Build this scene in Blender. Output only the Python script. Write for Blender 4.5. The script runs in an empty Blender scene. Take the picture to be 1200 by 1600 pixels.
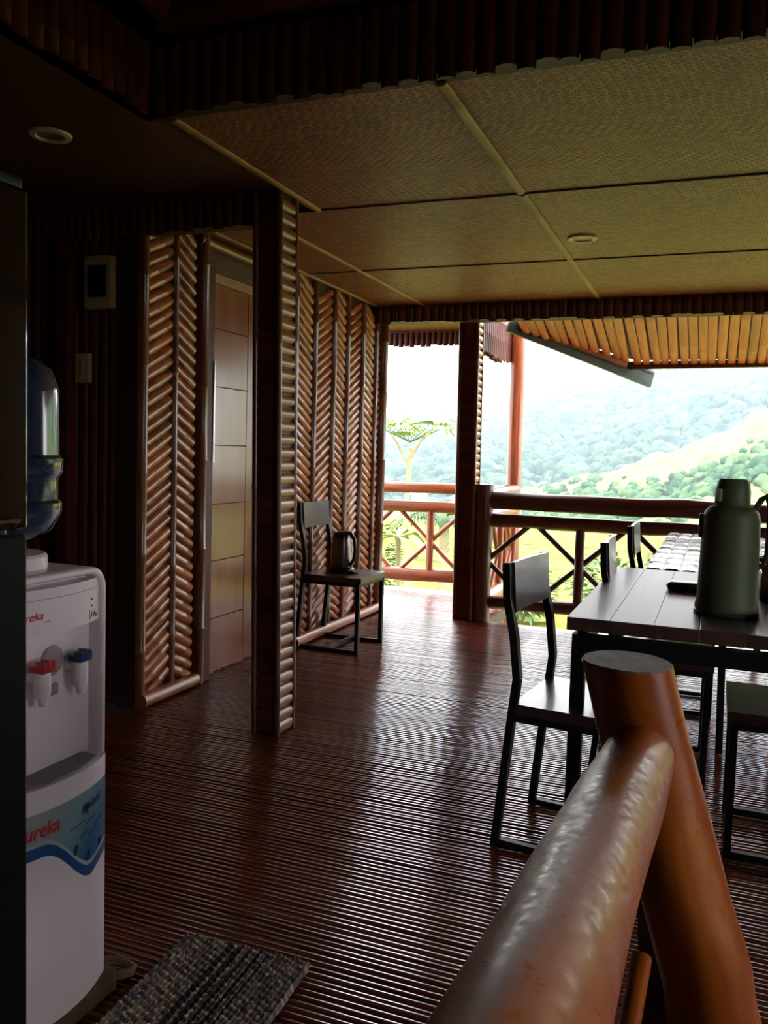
import bpy, bmesh, math, random
from mathutils import Vector, Matrix, noise
random.seed(11)
S = bpy.context.scene
COL = S.collection
R = math.radians
PI = math.pi

# ------------------------------------------------------------------ camera
cam_d = bpy.data.cameras.new('camera')
cam = bpy.data.objects.new('camera', cam_d)
COL.objects.link(cam)
cam_d.sensor_fit = 'VERTICAL'
cam_d.sensor_height = 36.0
cam_d.lens = 36.0 * 1326.0 / 1600.0
cam_d.clip_start = 0.02
cam_d.clip_end = 3000
yaw, pitch, roll = R(21.34), R(-4.13), R(1.746)
fwd = Vector((-math.sin(yaw) * math.cos(pitch), math.cos(yaw) * math.cos(pitch), math.sin(pitch)))
rt = Vector((math.cos(yaw), math.sin(yaw), 0))
up = rt.cross(fwd)
rt2 = math.cos(roll) * rt + math.sin(roll) * up
up2 = -math.sin(roll) * rt + math.cos(roll) * up
m = Matrix((rt2, up2, -fwd)).transposed().to_4x4()
m.translation = Vector((0, 0, 1.25))
cam.matrix_world = m
S.camera = cam

# ------------------------------------------------------------------ world, sun, exposure
S.view_settings.view_transform = 'Standard'
S.view_settings.look = 'None'
S.view_settings.exposure = 1.9
S.view_settings.gamma = 1.0
S.view_settings.use_curve_mapping = False
w = bpy.data.worlds.new('overcast_sky')
S.world = w
w.use_nodes = True
wn = w.node_tree
wn.nodes.clear()
wo = wn.nodes.new('ShaderNodeOutputWorld')
wb = wn.nodes.new('ShaderNodeBackground')
wb.inputs[0].default_value = (0.93, 0.97, 1.0, 1)
wb.inputs[1].default_value = 2.0
wn.links.new(wb.outputs[0], wo.inputs[0])
sun_d = bpy.data.lights.new('sun', 'SUN')
sun_d.energy = 1.2
sun_d.angle = R(12)
sun_d.color = (1.0, 0.95, 0.86)
sun = bpy.data.objects.new('sun', sun_d)
COL.objects.link(sun)
sun.rotation_euler = Vector((0.55, -0.45, 1.0)).to_track_quat('Z', 'Y').to_euler()
S.cycles.use_denoising = True
S.cycles.max_bounces = 10
S.cycles.diffuse_bounces = 6
S.cycles.glossy_bounces = 5
S.cycles.sample_clamp_indirect = 6.0


# ------------------------------------------------------------------ helpers
def hx(h):
    c = [int(h[i:i + 2], 16) / 255 for i in (0, 2, 4)]
    return tuple(x / 12.92 if x <= .04045 else ((x + .055) / 1.055) ** 2.4 for x in c) + (1,)


def mat(name, c1, c2=None, rough=.5, scale=(3, 30, 30), var=.25, coat=0.0, bump=0.0, metal=0.0, spec=.5, detail=3, c3=None, vor=None):
    """two-tone noise material; scale stretches the grain along local X; var: brightness spread between objects"""
    M = bpy.data.materials.new(name)
    M.use_nodes = True
    nt = M.node_tree
    N, L = nt.nodes, nt.links
    b = N['Principled BSDF']
    b.inputs['Roughness'].default_value = rough
    b.inputs['Metallic'].default_value = metal
    b.inputs['Specular IOR Level'].default_value = spec
    if coat:
        b.inputs['Coat Weight'].default_value = coat
        b.inputs['Coat Roughness'].default_value = .12
    tc = N.new('ShaderNodeTexCoord')
    oi = N.new('ShaderNodeObjectInfo')
    ml = N.new('ShaderNodeVectorMath'); ml.operation = 'SCALE'
    cb = N.new('ShaderNodeCombineXYZ')
    for i in range(3):
        L.new(oi.outputs['Random'], cb.inputs[i])
    L.new(cb.outputs[0], ml.inputs[0]); ml.inputs['Scale'].default_value = 40
    ad = N.new('ShaderNodeVectorMath'); ad.operation = 'ADD'
    L.new(tc.outputs['Object'], ad.inputs[0]); L.new(ml.outputs[0], ad.inputs[1])
    mp = N.new('ShaderNodeMapping'); mp.inputs['Scale'].default_value = scale
    L.new(ad.outputs[0], mp.inputs[0])
    nz = N.new('ShaderNodeTexNoise'); nz.inputs['Scale'].default_value = 1; nz.inputs['Detail'].default_value = detail
    nz.inputs['Roughness'].default_value = .6
    L.new(mp.outputs[0], nz.inputs['Vector'])
    rp = N.new('ShaderNodeValToRGB')
    rp.color_ramp.elements[0].position = .3; rp.color_ramp.elements[1].position = .7
    rp.color_ramp.elements[0].color = c1
    rp.color_ramp.elements[1].color = c2 or c1
    if c3:
        e = rp.color_ramp.elements.new(.5); e.color = c3
    L.new(nz.outputs['Fac'], rp.inputs[0])
    hs = N.new('ShaderNodeHueSaturation')
    mr = N.new('ShaderNodeMapRange')
    mr.inputs['To Min'].default_value = 1 - var; mr.inputs['To Max'].default_value = 1 + var
    L.new(oi.outputs['Random'], mr.inputs[0]); L.new(mr.outputs[0], hs.inputs['Value'])
    L.new(rp.outputs[0], hs.inputs['Color'])
    L.new(hs.outputs[0], b.inputs['Base Color'])
    if bump:
        bp = N.new('ShaderNodeBump'); bp.inputs['Strength'].default_value = bump; bp.inputs['Distance'].default_value = .004
        L.new(nz.outputs['Fac'], bp.inputs['Height']); L.new(bp.outputs[0], b.inputs['Normal'])
    return M


def plain(name, c, rough=.5, metal=0, coat=0, trans=0, spec=.5):
    M = mat(name, c, tuple(x * .93 for x in c[:3]) + (1,), rough, (6, 6, 6), 0, coat, 0, metal, spec, 1)
    if trans:
        M.node_tree.nodes['Principled BSDF'].inputs['Transmission Weight'].default_value = trans
    return M


MT = {}
MT['slat'] = mat('floor_bamboo', hx('5c2418'), hx('823c26'), .2, (1.2, 60, 60), .22, 1.0, .15, spec=.8)
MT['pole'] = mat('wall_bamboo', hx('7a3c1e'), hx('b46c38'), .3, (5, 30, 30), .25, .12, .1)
MT['edge'] = mat('edge_bamboo', hx('552c1a'), hx('7a4626'), .33, (3, 40, 40), .15, .3, .1)
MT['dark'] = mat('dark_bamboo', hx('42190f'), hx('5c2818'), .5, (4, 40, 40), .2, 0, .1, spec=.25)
MT['darkwood'] = mat('dark_plywood', hx('42200f'), hx('54290f'), .55, (2, 9, 9), .05, 0, 0)
MT['backing'] = mat('wall_backing', hx('2c140c'), hx('3a1b10'), .6, (2, 9, 9), .05)
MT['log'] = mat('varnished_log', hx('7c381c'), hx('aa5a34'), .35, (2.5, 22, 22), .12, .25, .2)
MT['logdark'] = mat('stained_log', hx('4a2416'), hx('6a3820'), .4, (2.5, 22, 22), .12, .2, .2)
MT['strip'] = mat('ceiling_strip', hx('8a6438'), hx('ac8450'), .5, (3, 50, 50), .1, 0, .1)
MT['thin'] = mat('dark_joint_strip', hx('3a2416'), hx('4a3020'), .5, (3, 50, 50), .1)
MT['door'] = mat('door_veneer', hx('7c4422'), hx('8e522c'), .24, (4, 9, .8), .03, .2, 0)
MT['metal_black'] = plain('black_steel', hx('111113'), .45, spec=.3)
MT['chairwood'] = mat('dark_plank', hx('2c1d1a'), hx('463029'), .34, (30, 3, 30), .08, .3, .15, spec=.5)
MT['tablewood'] = mat('table_plank', hx('33211b'), hx('54392e'), .46, (1.6, 26, 26), .10, .1, .6)
MT['white'] = plain('white_plastic', hx('e6d4d8'), .3, 0, .2)
MT['grey'] = plain('grey_plastic', hx('857a7d'), .4)
MT['cream'] = plain('cream_plastic', hx('b3936a'), .5)
MT['black'] = plain('black_plastic', hx('101112'), .3)
MT['gloss'] = plain('black_glass', hx('070808'), .06, 0, .6)
MT['chrome'] = plain('chrome', hx('b9b9b9'), .18, 1)
MT['red'] = plain('red_plastic', hx('b5262a'), .35)
MT['blue'] = plain('blue_plastic', hx('16386e'), .35)
MT['green'] = plain('green_enamel', hx('515a3a'), .55, 0, 0)
MT['greendark'] = plain('dark_green_plastic', hx('33402a'), .4)
MT['steel'] = plain('brushed_steel', hx('7c706a'), .28, .85)


def setw(o, Mx):
    """place a part by its world matrix"""
    o.matrix_basis = o.parent.matrix_basis.inverted() @ Mx if o.parent else Mx


def link(o, parent=None):
    COL.objects.link(o)
    if parent:
        o.parent = parent
    return o


def empty(name, loc=(0, 0, 0), rz=0):
    o = bpy.data.objects.new(name, None)
    o.location = loc
    o.rotation_euler = (0, 0, rz)
    o.empty_display_size = .05
    return link(o)


def tag(o, label=None, cat=None, group=None, kind=None):
    if label: o['label'] = label
    if cat: o['category'] = cat
    if group: o['group'] = group
    if kind: o['kind'] = kind
    return o


def done(name, bm, m, parent=None, smooth=True, ang=40):
    me = bpy.data.meshes.new(name)
    bmesh.ops.recalc_face_normals(bm, faces=bm.faces)
    bm.to_mesh(me)
    bm.free()
    if m:
        me.materials.append(m)
    if smooth:
        for p in me.polygons:
            p.use_smooth = True
        try:
            me.set_sharp_from_angle(angle=R(ang))
        except Exception:
            pass
    return link(bpy.data.objects.new(name, me), parent)


def put(name, me, parent=None, mx=None):
    o = link(bpy.data.objects.new(name, me), parent)
    if mx is not None:
        o.matrix_basis = mx
    return o


def box(bm, x0, x1, y0, y1, z0, z1, bev=0, M=None):
    g = bmesh.new()
    vs = [g.verts.new((x, y, z)) for x in (x0, x1) for y in (y0, y1) for z in (z0, z1)]
    for f in ((0, 1, 3, 2), (4, 6, 7, 5), (0, 4, 5, 1), (2, 3, 7, 6), (0, 2, 6, 4), (1, 5, 7, 3)):
        g.faces.new([vs[i] for i in f])
    if bev:
        bmesh.ops.bevel(g, geom=list(g.edges), offset=bev, segments=2, affect='EDGES', profile=.5)
    merge(bm, g, M)


def merge(bm, g, M=None):
    if M is not None:
        bmesh.ops.transform(g, matrix=M, verts=g.verts)
    me = bpy.data.meshes.new('t')
    g.to_mesh(me); g.free()
    bm.from_mesh(me)
    bpy.data.meshes.remove(me)


def bx(name, x0, x1, y0, y1, z0, z1, m, parent=None, bev=0):
    """a box object whose origin is the middle of its foot"""
    bm = bmesh.new()
    c = Vector(((x0 + x1) / 2, (y0 + y1) / 2, z0))
    box(bm, x0 - c.x, x1 - c.x, y0 - c.y, y1 - c.y, 0, z1 - z0, bev)
    o = done(name, bm, m, parent, False)
    o.location = c
    return o


def lathe(bm, prof, seg=24, M=None, cap=True):
    g = bmesh.new()
    rings = []
    for r_, z in prof:
        if r_ < 1e-5:
            rings.append([g.verts.new((0, 0, z))])
        else:
            rings.append([g.verts.new((r_ * math.cos(2 * PI * i / seg), r_ * math.sin(2 * PI * i / seg), z)) for i in range(seg)])
    for a, b in zip(rings, rings[1:]):
        for i in range(seg):
            j = (i + 1) % seg
            if len(a) == 1 and len(b) > 1: g.faces.new((a[0], b[j], b[i]))
            elif len(b) == 1 and len(a) > 1: g.faces.new((a[i], a[j], b[0]))
            elif len(a) > 1: g.faces.new((a[i], a[j], b[j], b[i]))
    if cap:
        for r_ in (rings[0], rings[-1]):
            if len(r_) > 1: g.faces.new(r_)
    merge(bm, g, M)


def tube(bm, pts, rad, seg=8, cap=True):
    """a tube along points; rad a number or one per point"""
    pts = [Vector(p) for p in pts]
    n = len(pts)
    rad = [rad] * n if not hasattr(rad, '__len__') else rad
    rings = []
    d0 = (pts[1] - pts[0]).normalized()
    u = d0.orthogonal().normalized()
    for i, p in enumerate(pts):
        d = (pts[min(i + 1, n - 1)] - pts[max(i - 1, 0)]).normalized()
        u = (u - d * u.dot(d)).normalized()
        v = d.cross(u)
        rings.append([bm.verts.new(p + (u * math.cos(2 * PI * k / seg) + v * math.sin(2 * PI * k / seg)) * rad[i]) for k in range(seg)])
    for a, b in zip(rings, rings[1:]):
        for k in range(seg):
            bm.faces.new((a[k], a[(k + 1) % seg], b[(k + 1) % seg], b[k]))
    if cap:
        bm.faces.new(rings[0]); bm.faces.new(rings[-1])


def bar(bm, p0, p1, w_, h_=None):
    """square tube from p0 to p1"""
    p0, p1 = Vector(p0), Vector(p1)
    h_ = h_ or w_
    d = p1 - p0
    L_ = d.length
    q = d.to_track_quat('X', 'Z' if abs(d.normalized().z) < .95 else 'Y')
    box(bm, 0, L_, -w_ / 2, w_ / 2, -h_ / 2, h_ / 2, 0, Matrix.Translation(p0) @ q.to_matrix().to_4x4())


def along(p0, p1):
    p0, p1 = Vector(p0), Vector(p1)
    d = p1 - p0
    q = d.to_track_quat('X', 'Z' if abs(d.normalized().z) < .95 else 'Y')
    return Matrix.Translation(p0) @ q.to_matrix().to_4x4(), d.length


def log(name, p0, p1, r0, r1, m, parent=None, seg=14, wob=.006, knots=3, n=None, bow=0.0):
    """a hand-trimmed log: local X along its length"""
    M, L_ = along(p0, p1)
    n = n or max(4, int(L_ / .12))
    bm = bmesh.new()
    sd = random.random() * 50
    ks = [(random.random() * L_, random.random() * 2 * PI, random.uniform(.006, .012)) for _ in range(knots)]
    rings = []
    for i in range(n + 1):
        t = i / n
        x = t * L_
        rr = r0 + (r1 - r0) * t
        cy = wob * 1.6 * noise.noise((x * 1.7, sd, 0)) * min(1, t * 5, (1 - t) * 5)
        cz = wob * 1.6 * noise.noise((x * 1.7, sd, 9)) * min(1, t * 5, (1 - t) * 5) + bow * math.sin(PI * t)
        ring = []
        for k in range(seg):
            a = 2 * PI * k / seg
            q = rr + wob * noise.noise((x * 4, math.cos(a) * 1.2 + sd, math.sin(a) * 1.2))
            for kx, ka, kh in ks:
                dd = ((x - kx) / .05) ** 2 + ((math.cos(a) - math.cos(ka)) ** 2 + (math.sin(a) - math.sin(ka)) ** 2) * 2
                q += kh * math.exp(-dd)
            ring.append(bm.verts.new((x, cy + q * math.cos(a), cz + q * math.sin(a))))
        rings.append(ring)
    for a, b in zip(rings, rings[1:]):
        for k in range(seg):
            bm.faces.new((a[k], a[(k + 1) % seg], b[(k + 1) % seg], b[k]))
    bm.faces.new(rings[0]); bm.faces.new(rings[-1])
    o = done(name, bm, m, parent, True, 50)
    o.matrix_basis = M
    return o


def halfpole_mesh(name, L_, r_, m, seg=7, nodes=1, flat=1.0, full=False):
    """a bamboo split (half round, local +Z out) or whole cane, local X along its length"""
    bm = bmesh.new()
    xs = [0.0]
    for i in range(nodes):
        c = L_ * (i + random.uniform(.3, .7)) / nodes
        xs += [c - .008, c, c + .008]
    xs.append(L_)
    rings = []
    for i, x in enumerate(xs):
        k = 1.09 if (i % 3 == 2 and 0 < i < len(xs) - 1) else 1.0
        if i in (0, len(xs) - 1):
            k = .94
        ring = []
        cnt = seg if not full else seg + 3
        for j in range(cnt):
            a = PI * j / (seg - 1) if not full else 2 * PI * j / cnt
            ring.append(bm.verts.new((x, -r_ * k * math.cos(a), r_ * flat * k * math.sin(a))))
        rings.append(ring)
    cnt = len(rings[0])
    for a, b in zip(rings, rings[1:]):
        for j in range(cnt - (0 if full else 1)):
            bm.faces.new((a[j], a[(j + 1) % cnt], b[(j + 1) % cnt], b[j]))
        if not full:
            bm.faces.new((a[-1], a[0], b[0], b[-1]))
    bm.faces.new(rings[0]); bm.faces.new(rings[-1])
    o = done(name, bm, m, None, True, 55)
    me = o.data
    bpy.data.objects.remove(o)
    return me


# ------------------------------------------------------------------ haze over the valley
hz = bpy.data.materials.new('valley_haze')
hz.use_nodes = True
hn = hz.node_tree
hn.nodes.clear()
ho = hn.nodes.new('ShaderNodeOutputMaterial')
hv = hn.nodes.new('ShaderNodeVolumeScatter')
hv.inputs['Color'].default_value = (.72, .90, 1.0, 1)
hv.inputs['Density'].default_value = .0010
hv.inputs['Anisotropy'].default_value = .2
hn.links.new(hv.outputs[0], ho.inputs['Volume'])
bm = bmesh.new()
box(bm, -700, 500, 40, 620, -60, 75)
o = done('haze', bm, hz, None, False)
tag(o, 'pale humid haze hanging over the valley below the mountains', 'haze', kind='stuff')

# ------------------------------------------------------------------ room shell
CEIL = 2.32
# floor: joist deck with one bamboo slat per row on top
bm = bmesh.new()
box(bm, -4.2, 3.0, -1.6, 6.15, -.10, -.012)
box(bm, -2.86, -1.56, 6.15, 7.34, -.10, -.012)
floor = done('floor', bm, MT['backing'], None, False)
tag(floor, kind='structure')
slat_main = [halfpole_mesh('bamboo_slat', 5.45, .0099, MT['slat'], 7, 9, .42) for _ in range(7)]
slat_left = [halfpole_mesh('bamboo_slat', 1.30, .0099, MT['slat'], 7, 3, .42) for _ in range(4)]
y, i = 1.30, 0
P = .0222
while y < 6.15:
    me = slat_main[i % 7]
    o = put('bamboo_slat', me, floor)
    o.location = (-2.55 + random.uniform(-.04, .02), y, -.006 + random.uniform(-.0008, .0012))
    o.rotation_euler = (random.uniform(-.05, .05), random.uniform(-.0003, .0003), random.uniform(-.0012, .0012))
    y += P * random.uniform(.93, 1.07); i += 1
while y < 7.33:
    o = put('bamboo_slat', slat_left[i % 4], floor)
    o.location = (-2.86, y, -.006 + random.uniform(-.0008, .0012))
    o.rotation_euler = (random.uniform(-.05, .05), 0, random.uniform(-.003, .003))
    y += P * random.uniform(.93, 1.07); i += 1


def struct(o):
    o['kind'] = 'structure'
    return o


# walls
wl = struct(bx('wall_left', -2.62, -2.50, 3.24, 3.80, 0, CEIL, MT['backing']))
wl2 = struct(bx('wall_left_far', -2.58, -2.455, 4.66, 6.20, 0, CEIL, MT['backing']))
wlt = struct(bx('wall_left_lintel', -2.62, -2.51, 3.80, 4.66, 2.16, CEIL, MT['darkwood']))
wf = struct(bx('wall_facing', -4.1, -2.50, 3.26, 3.40, 0, CEIL, MT['backing']))
struct(bx('wall_kitchen', -4.2, -4.08, -1.6, 3.3, 0, CEIL + .1, MT['darkwood']))
struct(bx('wall_back', -4.2, 3.0, -1.7, -1.6, 0, 3.3, MT['darkwood']))
for q in ((-1.6, .2, 0, 3.1), (1.7, 5.95, 0, 3.1), (.2, 1.7, 0, .8), (.2, 1.7, 1.9, 3.1)):
    struct(bx('wall_right', 2.62, 2.74, q[0], q[1], q[2], q[3], MT['backing']))
cw = bmesh.new()
for c in range(7):
    a = 3.3 + c * .36
    for i in range(38):
        z = .06 + i * .058
        t = .12 * (1 if c % 2 else -1)
        tube(cw, [(2.61, a + .03, z - t / 2), (2.61, a + .33, z + t / 2)], .025, 6)
    tube(cw, [(2.60, a, 0), (2.60, a, 2.3)], .035, 8)
cwo = done('chevron_cladding', cw, MT['pole'], None)
cwo['kind'] = 'structure'
struct(bx('wall_corridor_end', -3.9, -2.55, 4.66, 4.72, 0, CEIL, MT['backing']))


def herring(wall, X, cols, tilt0, z0=.07, z1=CEIL - .02, edges=True, pitch=.058):
    """columns of slanting bamboo splits between upright canes, on a wall whose face looks along +X; cols: (y0, y1)"""
    s = tilt0
    for (a, b) in cols:
        wdt = b - a
        ang = R(26) * s
        L_ = wdt / math.cos(ang)
        mes = [halfpole_mesh('bamboo_split', L_, .027, MT['pole'], 7, 1 if wdt > .12 else 0, .8) for _ in range(3)]
        z = z0 + .02
        k = 0
        while z < z1 - .01:
            # local X -> along the wall (+Y tilted), local Z -> out (+X)
            Mx = Matrix(((0, 0, 1, X), (1, 0, 0, 0), (0, 1, 0, 0), (0, 0, 0, 1)))
            Mx = Matrix.Translation((0, (a + b) / 2, z)) @ Mx @ Matrix.Rotation(ang + random.uniform(-.02, .02), 4, 'Z') @ Matrix.Translation((-L_ / 2, 0, 0))
            o = put('bamboo_split', mes[k % 3], wall)
            setw(o, Mx)
            z += pitch * random.uniform(.9, 1.1); k += 1
        s = -s


def upright(wall, X, Y, r_=.026, z0=0.0, z1=CEIL, m='edge'):
    me = halfpole_mesh('upright_cane', z1 - z0, r_, MT[m], 8, 5, 1.25)
    o = put('upright_cane', me, wall)
    setw(o, Matrix(((0, 0, 1, X), (0, 1, 0, Y), (1, 0, 0, z0), (0, 0, 0, 1))))
    return o


bpy.context.view_layer.update()
herring(wl, -2.50, [(3.293, 3.480), (3.527, 3.675)], 1)
for yy in (3.268, 3.502):
    upright(wl, -2.50, yy)
upright(wl, -2.50, 3.735, .04)
herring(wl2, -2.455, [(4.70, 4.908), (4.968, 5.190), (5.262, 5.418), (5.489, 5.680), (5.758, 5.935), (6.005, 6.085)], -1)
for yy in (4.675, 4.938, 5.226, 5.452, 5.720, 5.970):
    upright(wl2, -2.455, yy, .03)
upright(wl2, -2.455, 6.105, .05)


def baseboard(name, X, y0, y1):
    o = log(name, (X, y0, .035), (X, y1, .035), .036, .034, MT['pole'], None, 10, .002, 0)
    return struct(o)


baseboard('baseboard_left', -2.475, 3.25, 3.70)
baseboard('baseboard_left_far', -2.41, 4.68, 6.10)

# header over the corridor, post, beams: all clad in upright splits
def clad_x(owner, x0, x1, Y, z0, z1, pitch, m, out=-1, jag=.012, r_=None):
    """upright splits side by side on a face that looks along -Y (out=-1) or +Y"""
    r_ = r_ or pitch / 2
    n = max(1, int((x1 - x0) / pitch))
    mes = [halfpole_mesh('bamboo_split', z1 - z0 + jag * q, r_, m, 6, 1, .7) for q in (-.5, 0, .5, 1)]
    for i in range(n):
        me = mes[random.randrange(4)]
        L_ = max(v.co.x for v in me.vertices)
        o = put('bamboo_split', me, owner)
        X = x0 + pitch * (i + .5)
        setw(o, Matrix(((0, 1, 0, X), (0, 0, out, Y), (1, 0, 0, z1 - L_), (0, 0, 0, 1))))


def clad_y(owner, y0, y1, X, z0, z1, pitch, m, out=1, jag=.012):
    n = max(1, int((y1 - y0) / pitch))
    mes = [halfpole_mesh('bamboo_split', z1 - z0 + jag * q, pitch / 2, m, 6, 1, .7) for q in (-.5, 0, .5, 1)]
    for i in range(n):
        me = mes[random.randrange(4)]
        L_ = max(v.co.x for v in me.vertices)
        o = put('bamboo_split', me, owner)
        setw(o, Matrix(((0, 0, out, X), (0, 1, 0, y0 + pitch * (i + .5)), (1, 0, 0, z1 - L_), (0, 0, 0, 1))))


hd = struct(bx('beam', -4.0, -1.84, 3.23, 3.32, 2.20, CEIL, MT['backing']))
bpy.context.view_layer.update()
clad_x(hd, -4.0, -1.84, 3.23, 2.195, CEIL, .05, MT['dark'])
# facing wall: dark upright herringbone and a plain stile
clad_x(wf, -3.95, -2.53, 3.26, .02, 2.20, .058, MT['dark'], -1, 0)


def post(name, x0, x1, y0, y1, ztop, label, lean):
    p = bx(name, x0 + .012, x1 - .012, y0 + .012, y1 - .012, 0, ztop, MT['backing'])
    tag(p, label, 'post', None, 'structure')
    bpy.context.view_layer.update()
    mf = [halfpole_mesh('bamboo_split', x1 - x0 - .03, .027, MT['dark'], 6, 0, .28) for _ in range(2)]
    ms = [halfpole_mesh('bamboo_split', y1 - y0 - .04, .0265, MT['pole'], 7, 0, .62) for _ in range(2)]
    inv = p.matrix_basis.inverted()
    z, k = .03, 0
    while z < ztop - .02:
        o = put('bamboo_split', mf[k % 2], p)
        setw(o, Matrix(((1, 0, 0, x0 + .015), (0, 0, -1, y0 + .012), (0, 1, 0, z), (0, 0, 0, 1))))
        o = put('bamboo_split', ms[k % 2], p)
        setw(o, Matrix(((0, 0, 1, x1 - .016), (1, 0, 0, y0 + .02), (0, 1, 0, z), (0, 0, 0, 1))))
        z += .054 * random.uniform(.94, 1.06); k += 1
    for (X, Y) in ((x1 - .010, y0 + .010), (x1 - .010, y1 - .010), (x0 + .010, y0 + .010)):
        me = halfpole_mesh('corner_cane', ztop, .0135, MT['edge'], 7, 5, 1, True)
        o = put('corner_cane', me, p)
        setw(o, Matrix(((0, 1, 0, X), (0, 0, 1, Y), (1, 0, 0, 0), (0, 0, 0, 1))))
    p.rotation_euler = (0, lean, 0)
    return p


post('post', -1.838, -1.705, 3.185, 3.345, CEIL, 'dark square bamboo-clad post standing alone in the middle of the room', R(-1.0))
post('post', -1.80, -1.65, 6.085, 6.235, 2.26, 'dark square bamboo-clad post at the deck opening beside the railing newel', R(-.7))

# far beam over the opening
fb = struct(bx('beam', -2.5, 3.0, 5.95, 6.07, 2.20, 2.42, MT['backing']))
bpy.context.view_layer.update()
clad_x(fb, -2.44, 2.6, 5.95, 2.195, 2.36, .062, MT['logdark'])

# tray ceiling: raised square over the viewer with upright splits on its sides
tb = struct(bx('beam', -1.80, 3.0, 2.36, 2.42, CEIL, 2.54, MT['backing']))
ts = struct(bx('beam', -1.83, -1.775, -1.6, 2.42, CEIL, 2.54, MT['backing']))
bpy.context.view_layer.update()
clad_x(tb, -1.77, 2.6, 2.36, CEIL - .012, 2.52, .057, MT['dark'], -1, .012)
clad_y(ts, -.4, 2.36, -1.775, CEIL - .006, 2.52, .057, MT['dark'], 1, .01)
roof = struct(bx('roof', -4.2, 3.0, -1.7, 6.2, 3.05, 3.15, MT['darkwood']))
pl = tag(log('roof_pole', (-1.70, 2.31, 2.585), (2.8, 2.31, 2.60), .05, .045, MT['logdark'], None, 12, .008, 5), kind='structure')
pl = tag(log('roof_pole', (-1.70, 2.10, 2.72), (2.8, 2.12, 2.74), .045, .05, MT['logdark'], None, 12, .008, 5), kind='structure')
pl = tag(log('roof_pole', (-1.68, 2.44, 2.60), (-1.62, -1.5, 2.66), .045, .05, MT['logdark'], None, 12, .008, 5), kind='structure')
struct(bx('wall_tray', -1.9, 3.0, 2.44, 2.50, 2.5, 3.1, MT['backing']))
struct(bx('wall_tray_side', -1.95, -1.88, -1.6, 2.5, 2.5, 3.1, MT['backing']))

# ceilings
struct(bx('ceiling_kitchen', -4.2, -1.775, -1.6, 3.26, CEIL, CEIL + .04, MT['darkwood']))
wv = bpy.data.materials.new('woven_mat')
wv.use_nodes = True
N, L = wv.node_tree.nodes, wv.node_tree.links
pb = N['Principled BSDF']; pb.inputs['Roughness'].default_value = .5
tc = N.new('ShaderNodeTexCoord')
mp = N.new('ShaderNodeMapping'); mp.inputs['Rotation'].default_value = (0, 0, .12)
L.new(tc.outputs['Object'], mp.inputs[0])
br = N.new('ShaderNodeTexBrick')
br.inputs['Scale'].default_value = 1.0
br.inputs['Brick Width'].default_value = .030
br.inputs['Row Height'].default_value = .014
br.inputs['Mortar Size'].default_value = .003
br.inputs['Mortar Smooth'].default_value = .6
br.inputs['Bias'].default_value = 0
br.inputs['Color1'].default_value = hx('c4764a')
br.inputs['Color2'].default_value = hx('925034')
br.inputs['Mortar'].default_value = hx('2e160a')
L.new(mp.outputs[0], br.inputs['Vector'])
nz = N.new('ShaderNodeTexNoise'); nz.inputs['Scale'].default_value = 5; nz.inputs['Detail'].default_value = 4
L.new(tc.outputs['Object'], nz.inputs['Vector'])
mx = N.new('ShaderNodeMixRGB'); mx.blend_type = 'MULTIPLY'; mx.inputs[0].default_value = .5
L.new(br.outputs['Color'], mx.inputs[1]); L.new(nz.outputs['Fac'], mx.inputs[2])
hs = N.new('ShaderNodeHueSaturation'); hs.inputs['Value'].default_value = 1.35
L.new(mx.outputs[0], hs.inputs['Color']); L.new(hs.outputs[0], pb.inputs['Base Color'])
bp = N.new('ShaderNodeBump'); bp.inputs['Strength'].default_value = .8; bp.inputs['Distance'].default_value = .004; bp.invert = True
L.new(br.outputs['Fac'], bp.inputs['Height']); L.new(bp.outputs[0], pb.inputs['Normal'])
MT['weave'] = wv

cl = struct(bx('ceiling', -4.0, 3.0, 2.40, 6.0, CEIL + .012, CEIL + .06, MT['backing']))
bpy.context.view_layer.update()
inv = cl.matrix_basis.inverted()
xs = [-3.95, -2.05, -.81, .42, 1.64, 2.9]
ys = [2.41, 3.52, 4.76, 5.96]
for a, b in zip(xs, xs[1:]):
    for c, d in zip(ys, ys[1:]):
        x0 = a
        if c < 3 and a == -2.05: x0 = -1.77
        if c < 3 and b < -1.8: continue
        bm = bmesh.new()
        box(bm, -(b - x0) / 2 + .002, (b - x0) / 2 - .002, -(d - c) / 2 + .002, (d - c) / 2 - .002, 0, .006)
        o = done('woven_panel', bm, wv, cl, False)
        setw(o, Matrix.Translation(((x0 + b) / 2, (c + d) / 2, CEIL + random.uniform(0, .002))))


def cstrip(name, p0, p1, r_, m):
    M, L_ = along(p0, p1)
    me = halfpole_mesh(name, L_, r_, m, 7, max(1, int(L_ / .45)), .55)
    o = put(name, me, cl)
    d = (Vector(p1) - Vector(p0)).normalized()
    z = Vector((0, 0, -1)); yv = z.cross(d)
    mm = Matrix((d, yv, z)).transposed().to_4x4(); mm.translation = p0
    setw(o, mm)


for X in (-.81, .42, 1.64):
    cstrip('bamboo_batten', (X, 2.42, CEIL), (X, 3.50, CEIL), .02, MT['strip'])
    cstrip('bamboo_batten', (X, 3.53, CEIL), (X, 5.95, CEIL), .017, MT['strip'])
cstrip('bamboo_batten', (-1.735, 2.42, CEIL), (-1.735, 3.52, CEIL), .018, MT['strip'])
cstrip('bamboo_batten', (-2.06, 3.30, CEIL), (-2.06, 5.95, CEIL), .017, MT['strip'])
cstrip('bamboo_batten', (-2.425, 3.33, CEIL), (-2.425, 5.95, CEIL), .017, MT['strip'])
for Y in (3.52, 4.76):
    cstrip('joint_strip', (-2.46, Y, CEIL), (2.9, Y, CEIL), .009, MT['thin'])

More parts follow.
